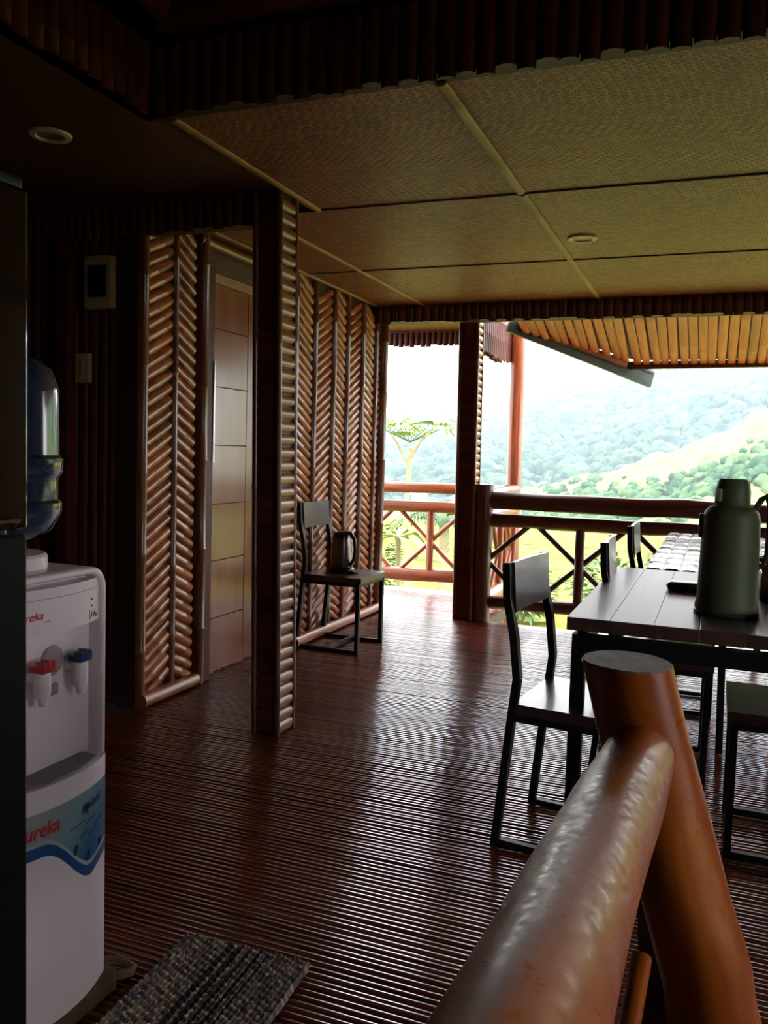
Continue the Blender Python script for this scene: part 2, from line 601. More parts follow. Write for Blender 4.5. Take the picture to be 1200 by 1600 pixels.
# ------------------------------------------------------------------ door in the left wall
d1 = empty('door_1', (-2.53, 3.80, 0)); d1['kind'] = 'structure'
bx('jamb', -2.56, -2.475, 3.775, 3.835, 0, 2.2, MT['dark'], d1).location -= d1.location
bx('jamb', -2.56, -2.50, 4.62, 4.66, 0, 2.2, MT['dark'], d1).location -= d1.location
zz = [0.012, .305, .622, .932, 1.252, 1.566, 1.873, 2.103]
for a, b in zip(zz, zz[1:]):
    bx('door_panel', -2.57, -2.53, 3.842, 4.262, a + .003, b - .003, MT['door'], d1).location -= d1.location
bx('door_stile', -2.572, -2.53, 4.268, 4.615, .012, 2.10, MT['door'], d1).location -= d1.location
bx('transom_panel', -2.57, -2.525, 3.84, 4.62, 2.112, 2.185, MT['strip'], d1, .003).location -= d1.location
bm = bmesh.new()
tube(bm, [(.055, .035, 1.16), (.055, .035, 1.69)], .009, 10)
for z in (1.22, 1.63):
    tube(bm, [(0, .055, z), (.055, .035, z)], .007, 8)
done('pull_handle', bm, MT['chrome'], d1)
o = log('trim_1', (-2.485, 3.70, 2.285), (-2.485, 4.68, 2.285), .028, .026, MT['edge'], None, 10, .002, 0); struct(o)
# ------------------------------------------------------------------ verandah roofs
pr = struct(bx('ceiling_porch', -2.95, -1.72, 6.05, 7.32, 2.33, 2.37, MT['weave']))
pf = struct(bx('beam', -2.95, -1.70, 7.25, 7.31, 2.21, 2.33, MT['logdark']))
ps = struct(bx('beam', -1.775, -1.715, 6.07, 7.31, 2.06, 2.33, MT['logdark']))
bpy.context.view_layer.update()
clad_x(pf, -2.95, -1.73, 7.25, 2.195, 2.31, .052, MT['dark'])
clad_y(ps, 6.10, 7.25, -1.775, 2.03, 2.32, .06, MT['dark'], -1, .015)
clad_y(ps, 6.10, 7.25, -1.715, 2.03, 2.32, .06, MT['dark'], 1, .015)
tag(log('verandah_post', (-1.63, 7.27, -.6), (-1.645, 7.25, 2.36), .067, .062, MT['log'], None, 14, .006, 5), 'round varnished log post at the outer corner of the deck', 'post')

er = empty('eave_roof', (0, 6.05, 2.30))
tag(er, 'sloping eave of orange bamboo slats over the right-hand railing', 'roof', kind='structure')


def ez(y): return 2.285 - .29 * (y - 6.05)


H0, H1 = Vector((-1.42, 6.42)), Vector((-.66, 7.05))
rsm = mat('roof_bamboo', hx('b4482e'), hx('cf7046'), .45, (2.5, 22, 22), .18, .15, .2)
es = [halfpole_mesh('roof_slat', 1.0, .031, rsm, 5, 2, .35) for _ in range(4)]
x = -1.40
while x < 2.6:
    ya, yb = 6.03, 7.04
    if x < H1.x:
        yb = max(6.2, H0.y + (x - H0.x) / (H1.x - H0.x) * (H1.y - H0.y))
    p0 = Vector((x, ya, ez(ya))); p1 = Vector((x + random.uniform(-.012, .012), yb, ez(yb)))
    d = (p1 - p0); ln = d.length; d.normalize()
    xv = Vector((1, 0, 0)); zv = xv.cross(d)
    zv = -zv if zv.z > 0 else zv
    yv = zv.cross(d)
    mm = Matrix((d, yv, zv)).transposed().to_4x4()
    mm = mm @ Matrix.Diagonal((ln, 1, 1, 1)); mm.translation = p0
    o = put('roof_slat', random.choice(es), er)
    o.matrix_basis = Matrix.Translation(-er.location) @ mm
    x += .068 * random.uniform(.92, 1.12)
bm = bmesh.new()
vs = [(-1.50, 6.0, ez(6.0) + .05), (2.8, 6.0, ez(6.0) + .05), (2.8, 7.1, ez(7.1) + .05), (-.66, 7.1, ez(7.1) + .05), (-1.42, 6.45, ez(6.45) + .05)]
f = bm.faces.new([bm.verts.new(Vector(v) - er.location) for v in vs])
bmesh.ops.solidify(bm, geom=[f], thickness=-.02)
done('roof_skin', bm, MT['darkwood'], er)
bm = bmesh.new()
bar(bm, Vector((-.70, 7.06, 1.985)) - er.location, Vector((2.8, 7.06, 2.02)) - er.location, .04, .06)
done('eave_board', bm, MT['logdark'], er)
gal = mat('galvanised_gutter', hx('353c38'), hx('474f4a'), .45, (3, 12, 12), 0, 0, .1, .3)
bm = bmesh.new()
a, b = Vector((-1.52, 6.36, 2.235)) - er.location, Vector((-.535, 7.22, 1.885)) - er.location
bar(bm, a, b, .03, .125)
bar(bm, a + Vector((0, 0, .055)), b + Vector((0, 0, .055)), .05, .02)
done('hip_gutter', bm, gal, er)
bm = bmesh.new()
a, b = Vector((-1.44, 6.40, 2.23)) - er.location, Vector((-.72, 7.0, 1.99)) - er.location
bar(bm, a, b, .05, .05)
done('hip_batten', bm, MT['log'], er)

# ------------------------------------------------------------------ railings
def railing(name, label, p0, n_bays, bay, ax, rails, dia, m, end_post=None, first=0.0, group=None):
    """rails: list of (z, radius); diamonds of thin sticks between mid rail and bottom rail"""
    p0 = Vector(p0)
    ax = Vector(ax)
    L_ = first + n_bays * bay
    e = empty(name, p0)
    tag(e, label, 'railing', group)
    nm = ('top_rail', 'middle_rail', 'bottom_rail')
    for (z, r_), q in zip(rails, nm):
        log(q, Vector((0, 0, z)) - ax * .02, ax * L_ + Vector((0, 0, z + random.uniform(-.005, .02))), r_, r_ * .95, m, e, 12, .008, int(L_ * 2))
    zt, zb = rails[1][0], rails[2][0]
    zm = (zt + zb) / 2
    for i in range(n_bays + 1):
        c = first + i * bay
        if c > .1:
            log('baluster', ax * c + Vector((0, 0, zb)), ax * c + Vector((0, 0, zt)), .034, .034, m, e, 10, .003, 1)
        h = c - bay / 2
        for (xa, za, xb, zb_) in ((c, zm, h, zt), (c, zm, h, zb), (h, zt, c - bay, zm), (h, zb, c - bay, zm)):
            lo, hi = sorted(((xa, za), (xb, zb_)))
            if hi[0] <= .02: continue
            if lo[0] < 0:
                t = (0 - lo[0]) / (hi[0] - lo[0]); lo = (0, lo[1] + (hi[1] - lo[1]) * t)
            off = Vector((-ax.y, ax.x, 0)) * .012
            log('brace', ax * lo[0] + Vector((0, 0, lo[1])) + off, ax * hi[0] + Vector((0, 0, hi[1])) + off, .021, .019, m, e, 8, .002, 0, 6)
    return e


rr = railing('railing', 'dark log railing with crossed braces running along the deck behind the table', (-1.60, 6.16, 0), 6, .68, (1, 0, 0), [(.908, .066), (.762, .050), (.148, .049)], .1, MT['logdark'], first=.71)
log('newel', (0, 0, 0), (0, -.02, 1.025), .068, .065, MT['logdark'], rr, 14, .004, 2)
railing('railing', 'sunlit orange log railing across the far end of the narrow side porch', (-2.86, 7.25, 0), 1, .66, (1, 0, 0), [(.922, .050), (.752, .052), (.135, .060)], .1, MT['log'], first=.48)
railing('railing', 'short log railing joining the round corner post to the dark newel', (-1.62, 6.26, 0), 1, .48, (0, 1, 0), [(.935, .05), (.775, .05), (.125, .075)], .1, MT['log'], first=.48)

# ------------------------------------------------------------------ chairs
def make_chair(label, group='dark wood and black steel dining chairs'):
    """faces +X; origin on the floor under the middle of the seat"""
    e = empty('dining_chair')
    tag(e, label, 'chair', group)
    hw, xb, xf, zs, zt = .185, -.185, .205, .47, .912
    for s in (-1, 1):
        bm = bmesh.new()
        pts = [(xb - .042, s * hw, 0), (xb, s * hw, .44), (xb + .012, s * hw, .55), (xb - .004, s * hw, .68), (xb - .03, s * hw, .80), (xb - .036, s * hw, zt)]
        for a, b in zip(pts, pts[1:]):
            bar(bm, a, b, .024, .028)
        done('rear_leg', bm, MT['metal_black'], e, False)
        bm = bmesh.new(); bar(bm, (xf - .012, s * hw, 0), (xf - .012, s * hw, zs - .03), .024)
        done('front_leg', bm, MT['metal_black'], e, False)
        bm = bmesh.new(); bar(bm, (xb - .04, s * hw, .012), (xf, s * hw, .012), .022)
        done('side_stretcher', bm, MT['metal_black'], e, False)
    bm = bmesh.new(); bar(bm, (.0, -hw, .02), (.0, hw, .02), .018)
    done('cross_stretcher', bm, MT['metal_black'], e, False)
    bm = bmesh.new()
    for a, b in (((xb, -hw, .425), (xf, -hw, .425)), ((xb, hw, .425), (xf, hw, .425)), ((xf - .012, -hw, .425), (xf - .012, hw, .425))):
        bar(bm, a, b, .022)
    done('seat_frame', bm, MT['metal_black'], e, False)
    o = bx('seat', xb, xf + .01, -hw - .012, hw + .012, .437, zs, MT['chairwood'], e)
    bm = bmesh.new()
    # slightly curved back panel
    g = bmesh.new()
    n = 8
    ring = []
    for i in range(n + 1):
        yy = -hw + .013 + (2 * hw - .026) * i / n
        dx = -.010 * (1 - (yy / hw) ** 2)
        ring.append([g.verts.new((xb - .026 + dx + ox + (.008 if zz_ < .8 else -.004), yy, zz_)) for zz_ in (.755, zt) for ox in (0, .014)])
    for p, q in zip(ring, ring[1:]):
        for a, b in ((0, 1), (1, 3), (3, 2), (2, 0)):
            g.faces.new((p[a], p[b], q[b], q[a]))
    for p in (ring[0], ring[-1]):
        g.faces.new((p[0], p[1], p[3], p[2]))
    merge(bm, g)
    done('backrest', bm, MT['chairwood'], e, True, 40)
    return e


def copy_tree(o, parent=None):
    c = o.copy()
    COL.objects.link(c)
    c.parent = parent
    for ch in list(o.children):
        copy_tree(ch, c)
    return c


ch = make_chair('dark chair nearest the log handrail, seat pushed partly under the table')
ch.location = (-.355, 2.765, 0)
ch.rotation_euler = (0, 0, -.12)
spots = [((-.19, 3.64, 0), 0.03, 'middle dark chair at the table, only its curved back showing above the top'),
         ((-.17, 4.56, 0), 0.0, 'farthest dark chair along the table, close to the deck railing'),
         ((-2.185, 4.905, 0), -.02, 'dark chair against the chevron bamboo wall with a kettle on its seat'),
         ((.285, 3.02, 0), PI, 'dark chair on the far side of the table at the right edge')]
for loc, rz, lab in spots:
    c = copy_tree(ch)
    c.location = loc; c.rotation_euler = (0, 0, rz); c['label'] = lab

# ------------------------------------------------------------------ tables
TZ = .757
t1 = empty('dining_table', (0, 3.28, 0))
tag(t1, 'dark plank dining table on a black steel frame with a green flask on it', 'table')
X0, X1, Y0, Y1 = -.407, .36, 2.615, 3.95
n = 6
for i in range(n):
    a = X0 + (X1 - X0) * i / n; b = X0 + (X1 - X0) * (i + 1) / n
    bm = bmesh.new()
    box(bm, 0, Y1 - Y0, -(b - a) / 2 + .0004, (b - a) / 2 - .0004, 0, .04, .0015)
    o = done('plank', bm, MT['tablewood'], t1, False)
    o.matrix_basis = Matrix.Translation(((a + b) / 2, Y0 - 3.28, TZ - .04 + random.uniform(0, .0008))) @ Matrix.Rotation(PI / 2, 4, 'Z')
for X in (X0 + .035, X1 - .035):
    for Y in (Y0 + .05, Y1 - .05):
        bm = bmesh.new(); bar(bm, (X, Y - 3.28, 0), (X, Y - 3.28, .70), .042)
        done('leg', bm, MT['metal_black'], t1, False)
        bx('spacer', X - .012, X + .012, Y - 3.28 - .012 + .04, Y - 3.28 + .012 + .04, .69, TZ - .04, MT['metal_black'], t1)
bm = bmesh.new()
for p, q in (((X0 + .02, Y0 + .05), (X1 - .02, Y0 + .05)), ((X0 + .02, Y1 - .05), (X1 - .02, Y1 - .05)), ((X0 + .035, Y0 + .05), (X0 + .035, Y1 - .05)), ((X1 - .035, Y0 + .05), (X1 - .035, Y1 - .05))):
    bar(bm, (p[0], p[1] - 3.28, .672), (q[0], q[1] - 3.28, .672), .04, .055)
done('frame', bm, MT['metal_black'], t1, False)
bm = bmesh.new(); bar(bm, (.07, Y1 - .1 - 3.28, 0), (.055, Y1 - .1 - 3.28, .70), .03)
done('middle_leg', bm, MT['metal_black'], t1, False)

t2 = empty('bamboo_table', (0, 5.0, 0))
tag(t2, 'long table topped with pale bamboo strips, end to end with the dark table', 'table')
sm = mat('bamboo_strip_top', hx('7b6150'), hx('a48a72'), .22, (3, 40, 40), .25, .4, .1)
stm = [halfpole_mesh('top_strip', .225, .034, sm, 5, 1, .22) for _ in range(4)]
for j in range(9):
    for i in range(8):
        X = -.245 + .076 * i
        o = put('top_strip', random.choice(stm), t2)
        o.matrix_basis = Matrix.Translation((X + random.uniform(-.003, .003), -1.02 + j * .228 + (.0 if i % 2 else .03) * random.random(), .757 + random.uniform(-.002, .002))) @ Matrix.Rotation(PI / 2 + random.uniform(-.02, .02), 4, 'Z')
bx('table_base', -.28, .34, -1.03, 1.03, .725, .756, MT['tablewood'], t2)
for X in (-.24, .30):
    for Y in (-.95, .95):
        bx('leg', X - .02, X + .02, Y - .02, Y + .02, 0, .73, MT['metal_black'], t2)

# ------------------------------------------------------------------ things on the table
th = empty('vacuum_flask', (.05, 2.935, TZ))
tag(th, 'tall dull green vacuum flask standing near the end of the dark table', 'flask')
bm = bmesh.new()
lathe(bm, [(.094, .012), (.097, .02), (.097, .03), (.092, .05), (.090, .15), (.088, .25), (.087, .305), (.082, .330), (.068, .347), (.052, .353)], 32)
done('body', bm, MT['green'], th)
bm = bmesh.new(); lathe(bm, [(.092, 0), (.099, .003), (.099, .012), (.09, .016)], 32)
done('base_ring', bm, MT['greendark'], th)
bm = bmesh.new()
lathe(bm, [(.052, .346), (.054, .36), (.053, .40), (.047, .428), (.040, .437), (0, .438)], 28)
done('cup_lid', bm, MT['green'], th)
bm = bmesh.new(); box(bm, -.045, -.032, -.052, -.036, .365, .405, .003)
done('lid_rib', bm, plain('pale_green', hx('8b9a60'), .3), th)
bm = bmesh.new()
tube(bm, [(.058, .0, .325), (.085, 0, .375), (.102, -.002, .388), (.112, -.004, .36), (.114, -.004, .28), (.112, -.003, .20), (.10, 0, .165), (.086, 0, .16)], [.008, .010, .014, .012, .011, .011, .010, .009], 10)
done('handle', bm, MT['greendark'], th)
bm = bmesh.new(); box(bm, -.097, -.080, -.012, .012, .245, .322, .004)
done('strap_lug', bm, MT['greendark'], th)
bm = bmesh.new(); box(bm, .084, .108, -.02, -.006, .168, .176, .002)
done('handle_clip', bm, MT['chrome'], th)

ph = empty('phone_case', (-.075, 3.39, TZ))
tag(ph, 'small black zipped pouch lying on the dark table behind the flask', 'pouch')
bm = bmesh.new()
box(bm, -.08, .08, -.045, .045, 0, .032, .014)
done('pouch_body', bm, MT['black'], ph)
bm = bmesh.new(); tube(bm, [(-.083, -.008, .016), (-.05, -.034, .016), (0, -.047, .016), (.05, -.034, .016), (.083, -.008, .016)], .0022, 6)
done('zip', bm, MT['steel'], ph)

bk = empty('basket', (.27, 3.35, TZ))
tag(bk, 'brown woven box with a shiny wrapped top beside the flask', 'basket')
bmw = mat('brown_wicker', hx('5c3320'), hx('7a4a2c'), .55, (30, 30, 90), .0, 0, .4)
bm = bmesh.new(); box(bm, -.11, .11, -.10, .10, 0, .10, .012)
done('basket_body', bm, bmw, bk)
bm = bmesh.new()
for i in range(6):
    tube(bm, [(-.105, -.085 + i * .034, .103), (-.03, -.083 + i * .034, .112 + .006 * (i % 2)), (.04, -.085 + i * .034, .106), (.105, -.085 + i * .034, .103)], .012, 6)
done('wrapped_packets', bm, plain('plastic_wrap', hx('6c3d2c'), .12, 0, .8), bk)
mg = empty('mug', (.285, 3.62, TZ))
tag(mg, 'tall reddish brown clay mug at the right edge behind the basket', 'mug')
bm = bmesh.new()
lathe(bm, [(.045, 0), (.052, .01), (.050, .10), (.064, .22), (.066, .245), (.060, .245), (.055, .22), (.04, .02), (0, .015)], 24)
done('mug_body', bm, plain('clay_glaze', hx('7a3a28'), .3), mg)
bm = bmesh.new(); tube(bm, [(.055, .0, .19), (.095, 0, .18), (.10, 0, .12), (.052, 0, .07)], .008, 8)
done('mug_handle', bm, MT['dark'], mg)
rc = empty('red_cup', (.205, 3.80, TZ))
tag(rc, 'small bright red cup half hidden behind the flask', 'cup')
bm = bmesh.new(); lathe(bm, [(.03, 0), (.034, .004), (.044, .105), (.041, .105), (.031, .01), (0, .008)], 20)
done('cup_body', bm, MT['red'], rc)
bm = bmesh.new(); tube(bm, [(.04, 0, .085), (.07, 0, .08), (.07, 0, .04), (.036, 0, .03)], .005, 8)
done('cup_handle', bm, MT['red'], rc)
tr = empty('cutlery_tray', (.265, 2.83, TZ))
tag(tr, 'low dark tray holding spoons at the near right corner of the table', 'tray')
bm = bmesh.new(); box(bm, -.09, .09, -.13, .13, 0, .008, .002)
for x0, x1, y0, y1 in ((-.09, -.08, -.13, .13), (.08, .09, -.13, .13), (-.09, .09, -.13, -.12), (-.09, .09, .12, .13)):
    box(bm, x0, x1, y0, y1, .006, .03, .002)
done('tray_body', bm, MT['black'], tr)
for i in range(4):
    s = empty('spoon', (.225 + i * .028, 2.77 + .02 * (i % 2), TZ + .008), R(random.uniform(75, 105)))
    tag(s, ('leftmost', 'second from left', 'third from left', 'rightmost')[i] + ' of the steel spoons lying in the dark tray', 'spoon', 'spoons in the cutlery tray')
    bm = bmesh.new()
    tube(bm, [(0, 0, .004), (.05, 0, .006), (.10, 0, .004)], .003, 6)
    g = bmesh.new(); bmesh.ops.create_uvsphere(g, u_segments=10, v_segments=6, radius=1)
    for v in g.verts: v.co = Vector((.118 + v.co.x * .024, v.co.y * .015, .004 + v.co.z * .004))
    merge(bm, g)
    done('spoon_body', bm, MT['chrome'], s)

# ------------------------------------------------------------------ kettle on the far chair
kt = empty('electric_kettle', (-2.215, 4.945, .47), R(-20))
tag(kt, 'dark steel electric kettle with a black loop handle on the chair seat', 'kettle')
bm = bmesh.new(); lathe(bm, [(.078, 0), (.082, .004), (.082, .022), (.074, .028)], 28)
done('power_base', bm, MT['black'], kt)
bm = bmesh.new(); lathe(bm, [(.074, .03), (.076, .04), (.072, .10), (.066, .17), (.060, .215), (.058, .22)], 32)
done('body', bm, MT['steel'], kt)
bm = bmesh.new(); lathe(bm, [(.059, .218), (.058, .235), (.045, .252), (.02, .258), (0, .259)], 28)
done('lid', bm, MT['black'], kt)
bm = bmesh.new(); tube(bm, [(.03, 0, .252), (.075, 0, .25), (.108, 0, .215), (.12, 0, .15), (.108, 0, .085), (.075, 0, .045)], [.011, .013, .013, .012, .011, .01], 10)
done('handle', bm, MT['black'], kt)
bm = bmesh.new(); tube(bm, [(-.05, 0, .175), (-.078, 0, .215)], [.02, .012], 10)
done('spout', bm, MT['steel'], kt)
bm = bmesh.new()
tube(bm, [(.07, -.02, .006), (.10, -.05, .005), (.13, -.06, .006), (.15, -.03, .006), (.12, -.01, .008), (.10, -.03, .012), (.14, -.06, .012), (.165, -.02, .006)], .0045, 6)
done('cord', bm, MT['black'], kt)

# ------------------------------------------------------------------ water dispenser, bottle, fridge
ds = empty('water_dispenser', (-1.25, 1.355, 0))
tag(ds, 'white water dispenser with red and blue taps beside the black fridge', 'water dispenser')
FX = 0.0


def plan(y0, y1, bow, back, n=10, x=0.0):
    pts = []
    for i in range(n + 1):
        t = i / n
        yy = y0 + (y1 - y0) * t
        pts.append((x + bow * (1 - (2 * t - 1) ** 2) - bow, yy))
    return pts + [(back, y1), (back, y0)]


def prism(bm, pts, z0, z1, bev=0):
    g = bmesh.new()
    a = [g.verts.new((x, y, z0)) for x, y in pts]
    b = [g.verts.new((x, y, z1)) for x, y in pts]
    g.faces.new(a[::-1]); g.faces.new(b)
    n = len(pts)
    for i in range(n):
        g.faces.new((a[i], a[(i + 1) % n], b[(i + 1) % n], b[i]))
    if bev:
        es = [e for e in g.edges if e.calc_face_angle(0) > .6]
        bmesh.ops.bevel(g, geom=es, offset=bev, segments=3, affect='EDGES', profile=.5)
    merge(bm, g)


yl, yr = -.155, .158


def fc(yy):  # the bowed top cover
    t = (yy - yl - .017) / (yr - yl - .034)
    return .020 + .022 * (1 - (2 * t - 1) ** 2) - .022


bm = bmesh.new(); prism(bm, plan(yl + .012, yr - .012, .030, -.12, 20, .044), .055, .560, .004)
done('lower_front', bm, MT['white'], ds, True, 24)
def shell(t, z0, z1, rad):
    """front outline of the cabinet inset by t, rounded at the two top corners"""
    a, b, h, r_ = yl + t, yr - t, z1 - t, rad - t * .6
    pts = [(a, z0), (b, z0)]
    for k in range(7):
        q = PI / 2 * k / 6
        pts.append((b - r_ + r_ * math.cos(q), h - r_ + r_ * math.sin(q)))
    for k in range(7):
        q = PI / 2 + PI / 2 * k / 6
        pts.append((a + r_ + r_ * math.cos(q), h - r_ + r_ * math.sin(q)))
    return pts


def slab(bm, pts, x0, x1):
    g = bmesh.new()
    A = [g.verts.new((x0, y, z)) for y, z in pts]
    B = [g.verts.new((x1, y, z)) for y, z in pts]
    g.faces.new(A); g.faces.new(B)
    for k in range(len(pts)):
        q = (k + 1) % len(pts)
        g.faces.new((A[k], A[q], B[q], B[k]))
    merge(bm, g)


bm = bmesh.new()
slab(bm, shell(0, .05, .980, .045), -.31, -.03)
done('cabinet', bm, MT['white'], ds, True, 30)
bm = bmesh.new()
po, pi_ = shell(0, .05, .980, .045), shell(.016, .05, .980, .045)
rows = []
for x, q in ((-.03, po), (.000, po), (.006, [(a + (c - a) * .3, b + (d - b) * .3) for (a, b), (c, d) in zip(po, pi_)]), (.006, [(a + (c - a) * .75, b + (d - b) * .75) for (a, b), (c, d) in zip(po, pi_)]), (.0, pi_), (-.03, pi_)):
    rows.append([bm.verts.new((x, y, z)) for y, z in q])
for a, b in zip(rows, rows[1:]):
    for k in range(1, len(a)):
        q = (k + 1) % len(a)
        bm.faces.new((a[k], a[q], b[q], b[k]))
done('side_trim', bm, MT['white'], ds, True, 60)
bm = bmesh.new()
prism(bm, plan(yl + .017, yr - .017, .022, -.04, 12, .020), .862, .955, .012)
done('top_cover', bm, MT['white'], ds, True, 24)
bm = bmesh.new()
n = 14
q = [(fc(yl + .03 + (yr - yl - .06) * k / n) + .0002, yl + .03 + (yr - yl - .06) * k / n) for k in range(n + 1)]
for z in (.934,):
    tube(bm, [(x, y, z) for x, y in q], .0008, 4)
done('cover_seam', bm, MT['grey'], ds)
bm = bmesh.new(); prism(bm, plan(yl + .035, yr - .035, .024, -.03, 12, .034), .556, .5625)
done('drip_tray', bm, MT['grey'], ds)
bm = bmesh.new()
for i in range(16):
    xx = -.026 + i * .0041
    hy = .118 * math.sqrt(max(.05, 1 - max(0, (xx - .002) / .038)))
    bar(bm, (xx, -hy, .564), (xx, hy, .564), .002, .003)
g = done('drip_grille', bm, MT['grey'], ds, False)

for nm, Y, m_ in (('hot_tap', -.03, 'red'), ('cold_tap', .078, 'blue')):
    bm = bmesh.new()
    lathe(bm, [(.016, -.06), (.018, -.05), (.018, -.02), (.014, 0)], 14, Matrix.Translation((.0, Y, .79)))
    tube(bm, [(-.04, Y, .77), (0, Y, .77)], .016, 12)
    tube(bm, [(0, Y, .735), (.004, Y, .712)], [.011, .008], 10)
    tp = done(nm, bm, MT['white'], ds)
    bm = bmesh.new()
    box(bm, -.017, .02, Y - .0185, Y + .0185, .782, .797, .003)
    for k in (-1, 0, 1):
        box(bm, -.0, .021, Y + k * .0125 - .005, Y + k * .0125 + .005, .79, .806 + .003 * (k == 0), .002)
    done('lever', bm, MT[m_], tp)
bm = bmesh.new()
lathe(bm, [(.03, 0), (.032, .004), (.028, .008), (.0, .009)], 20, Matrix.Translation((-.03, .028, .79)) @ Matrix.Rotation(PI / 2, 4, 'Y'))
box(bm, -.032, -.024, .012, .044, .715, .74, .003)
done('cup_press', bm, plain('pinkish_plastic', hx('a38d90'), .4), ds)
bm = bmesh.new()
for y_, z_ in ((.105, .912), (.105, .898)):
    lathe(bm, [(.0022, 0), (.0022, .003)], 8, Matrix.Translation((fc(y_) - .001, y_, z_)) @ Matrix.Rotation(PI / 2, 4, 'Y'))
done('indicator_lamp', bm, MT['black'], ds)
# front sticker: blue wave with print
stk = bpy.data.materials.new('blue_sticker'); stk.use_nodes = True
N, L = stk.node_tree.nodes, stk.node_tree.links
tc = N.new('ShaderNodeTexCoord'); sx = N.new('ShaderNodeSeparateXYZ'); L.new(tc.outputs['Object'], sx.inputs[0])
ma = N.new('ShaderNodeMath'); ma.operation = 'MULTIPLY_ADD'; ma.inputs[1].default_value = 3.4; ma.inputs[2].default_value = .32
L.new(sx.outputs['Y'], ma.inputs[0])
mb = N.new('ShaderNodeMath'); mb.operation = 'MULTIPLY_ADD'; mb.inputs[1].default_value = -3.0; mb.inputs[2].default_value = 1.55
L.new(sx.outputs['Z'], mb.inputs[0])
mc = N.new('ShaderNodeMath'); mc.operation = 'ADD'; L.new(ma.outputs[0], mc.inputs[0]); L.new(mb.outputs[0], mc.inputs[1])
rp = N.new('ShaderNodeValToRGB'); L.new(mc.outputs[0], rp.inputs[0])
rp.color_ramp.elements[0].color = hx('c2c6c4'); rp.color_ramp.elements[0].position = .15
rp.color_ramp.elements[1].color = hx('2a78b4'); rp.color_ramp.elements[1].position = .95
e = rp.color_ramp.elements.new(.55); e.color = hx('9cc3cc')
L.new(rp.outputs[0], N['Principled BSDF'].inputs['Base Color']); N['Principled BSDF'].inputs['Roughness'].default_value = .3


def fx(yy):  # the bowed front of the lower door
    t = (yy - (yl + .012)) / (yr - yl - .024)
    return .044 + .030 * (1 - (2 * t - 1) ** 2) - .030


def ribbon(name, ylist, zlo, zhi, off, m_, parent):
    bm = bmesh.new()
    r_ = []
    for yy in ylist:
        a, b = zlo(yy), zhi(yy)
        r_.append([bm.verts.new((fx(yy) + off, yy, a + (b - a) * k / 3)) for k in range(4)])
    for p, q in zip(r_, r_[1:]):
        for k in range(3):
            bm.faces.new((p[k], q[k], q[k + 1], p[k + 1]))
    bmesh.ops.solidify(bm, geom=list(bm.faces), thickness=.0006)
    return done(name, bm, m_, parent)


yy_ = [yl + .016 + (yr - yl - .032) * i / 24 for i in range(25)]


def wave(yy):
    t = (yy - yl) / (yr - yl)
    t = yy
    a = .5 - .5 * math.cos(PI * max(0, min(1, (t + .07) / .145)))
    return .438 - .10 * a + .018 * max(0, (t - .075) / .05)


sk = ribbon('sticker', yy_, lambda v: wave(v) + .014, lambda v: .512, .0012, stk, ds)
ribbon('wave_band', yy_, lambda v: wave(v) - .018, lambda v: wave(v) + .006, .0014, plain('wave_blue', hx('2a68ae'), .3), sk)
ribbon('white_band', yy_, lambda v: wave(v) + .006, lambda v: wave(v) + .015, .0015, plain('wave_white', hx('d8dde0'), .3), sk)


def text(name, s, size, Y, Z, X, m_, parent, shear=.25, rot=0.0, bold=0.0, sx_=1.0):
    cu = bpy.data.curves.new(name, 'FONT')
    cu.body = s; cu.size = size; cu.shear = shear; cu.extrude = .0004; cu.offset = bold
    cu.align_x = 'LEFT'
    o = bpy.data.objects.new(name, cu)
    COL.objects.link(o)
    bpy.context.view_layer.update()
    me = bpy.data.meshes.new_from_object(o.evaluated_get(bpy.context.evaluated_depsgraph_get()))
    bpy.data.objects.remove(o)
    me.materials.append(m_)
    cr, sr = math.cos(rot), math.sin(rot)
    for v in me.vertices:
        u_, v_, w_ = v.co.x * sx_, v.co.y, v.co.z
        yy = Y + u_ * cr - v_ * sr
        v.co = Vector((X(yy) + w_, yy, Z + u_ * sr + v_ * cr))
    return put(name, me, parent)


redink = plain('red_ink', hx('c0303a'), .4); darkink = plain('dark_ink', hx('16293c'), .4)
text('lettering', 'Eureka', .043, -.126, .462, lambda v: fx(v) + .0022, redink, sk, .15, .0, .0006, .82)
text('lettering', 'High-Speed', .024, .038, .468, lambda v: fx(v) + .0022, darkink, sk, .35, .06, .0002, .66)
text('lettering', 'Eureka', .024, -.113, .892, lambda v: fc(v) + .0005, redink, ds, .35, .05, .0002)
bm = bmesh.new(); bar(bm, (fc(-.1) + .0005, -.10, .886), (fc(-.03) + .0005, -.028, .889), .001, .0014)
done('underline', bm, redink, ds)
bm = bmesh.new()
for a, b, z in ((.0, .05, .445), (.03, .06, .418), (.055, .09, .44), (.06, .10, .412), (.08, .12, .425)):
    bar(bm, (fx(a) + .002, a, z), (fx(b) + .002, b, z + .006), .0008, .0016)
done('fine_print', bm, darkink, sk)
bm = bmesh.new()
for Y in (.018, .062, .108):
    g = bmesh.new(); bmesh.ops.create_uvsphere(g, u_segments=8, v_segments=6, radius=1)
    for v in g.verts: v.co = Vector((fx(Y) + .002 + v.co.x * .0006, Y + v.co.y * .006 + v.co.z * .003, wave(Y) + .026 + v.co.z * .011))
    merge(bm, g)
done('print_icon', bm, darkink, sk)
bm = bmesh.new(); box(bm, .0, .0045, .095, .128, .868, .889, 0, Matrix.Translation((fc(.11) - .004, .111, 0)) @ Matrix.Rotation(.33, 4, 'Z') @ Matrix.Translation((0, -.111, 0)))
st2 = done('small_sticker', bm, plain('paper', hx('cfc6c6'), .5), ds)
bm = bmesh.new()
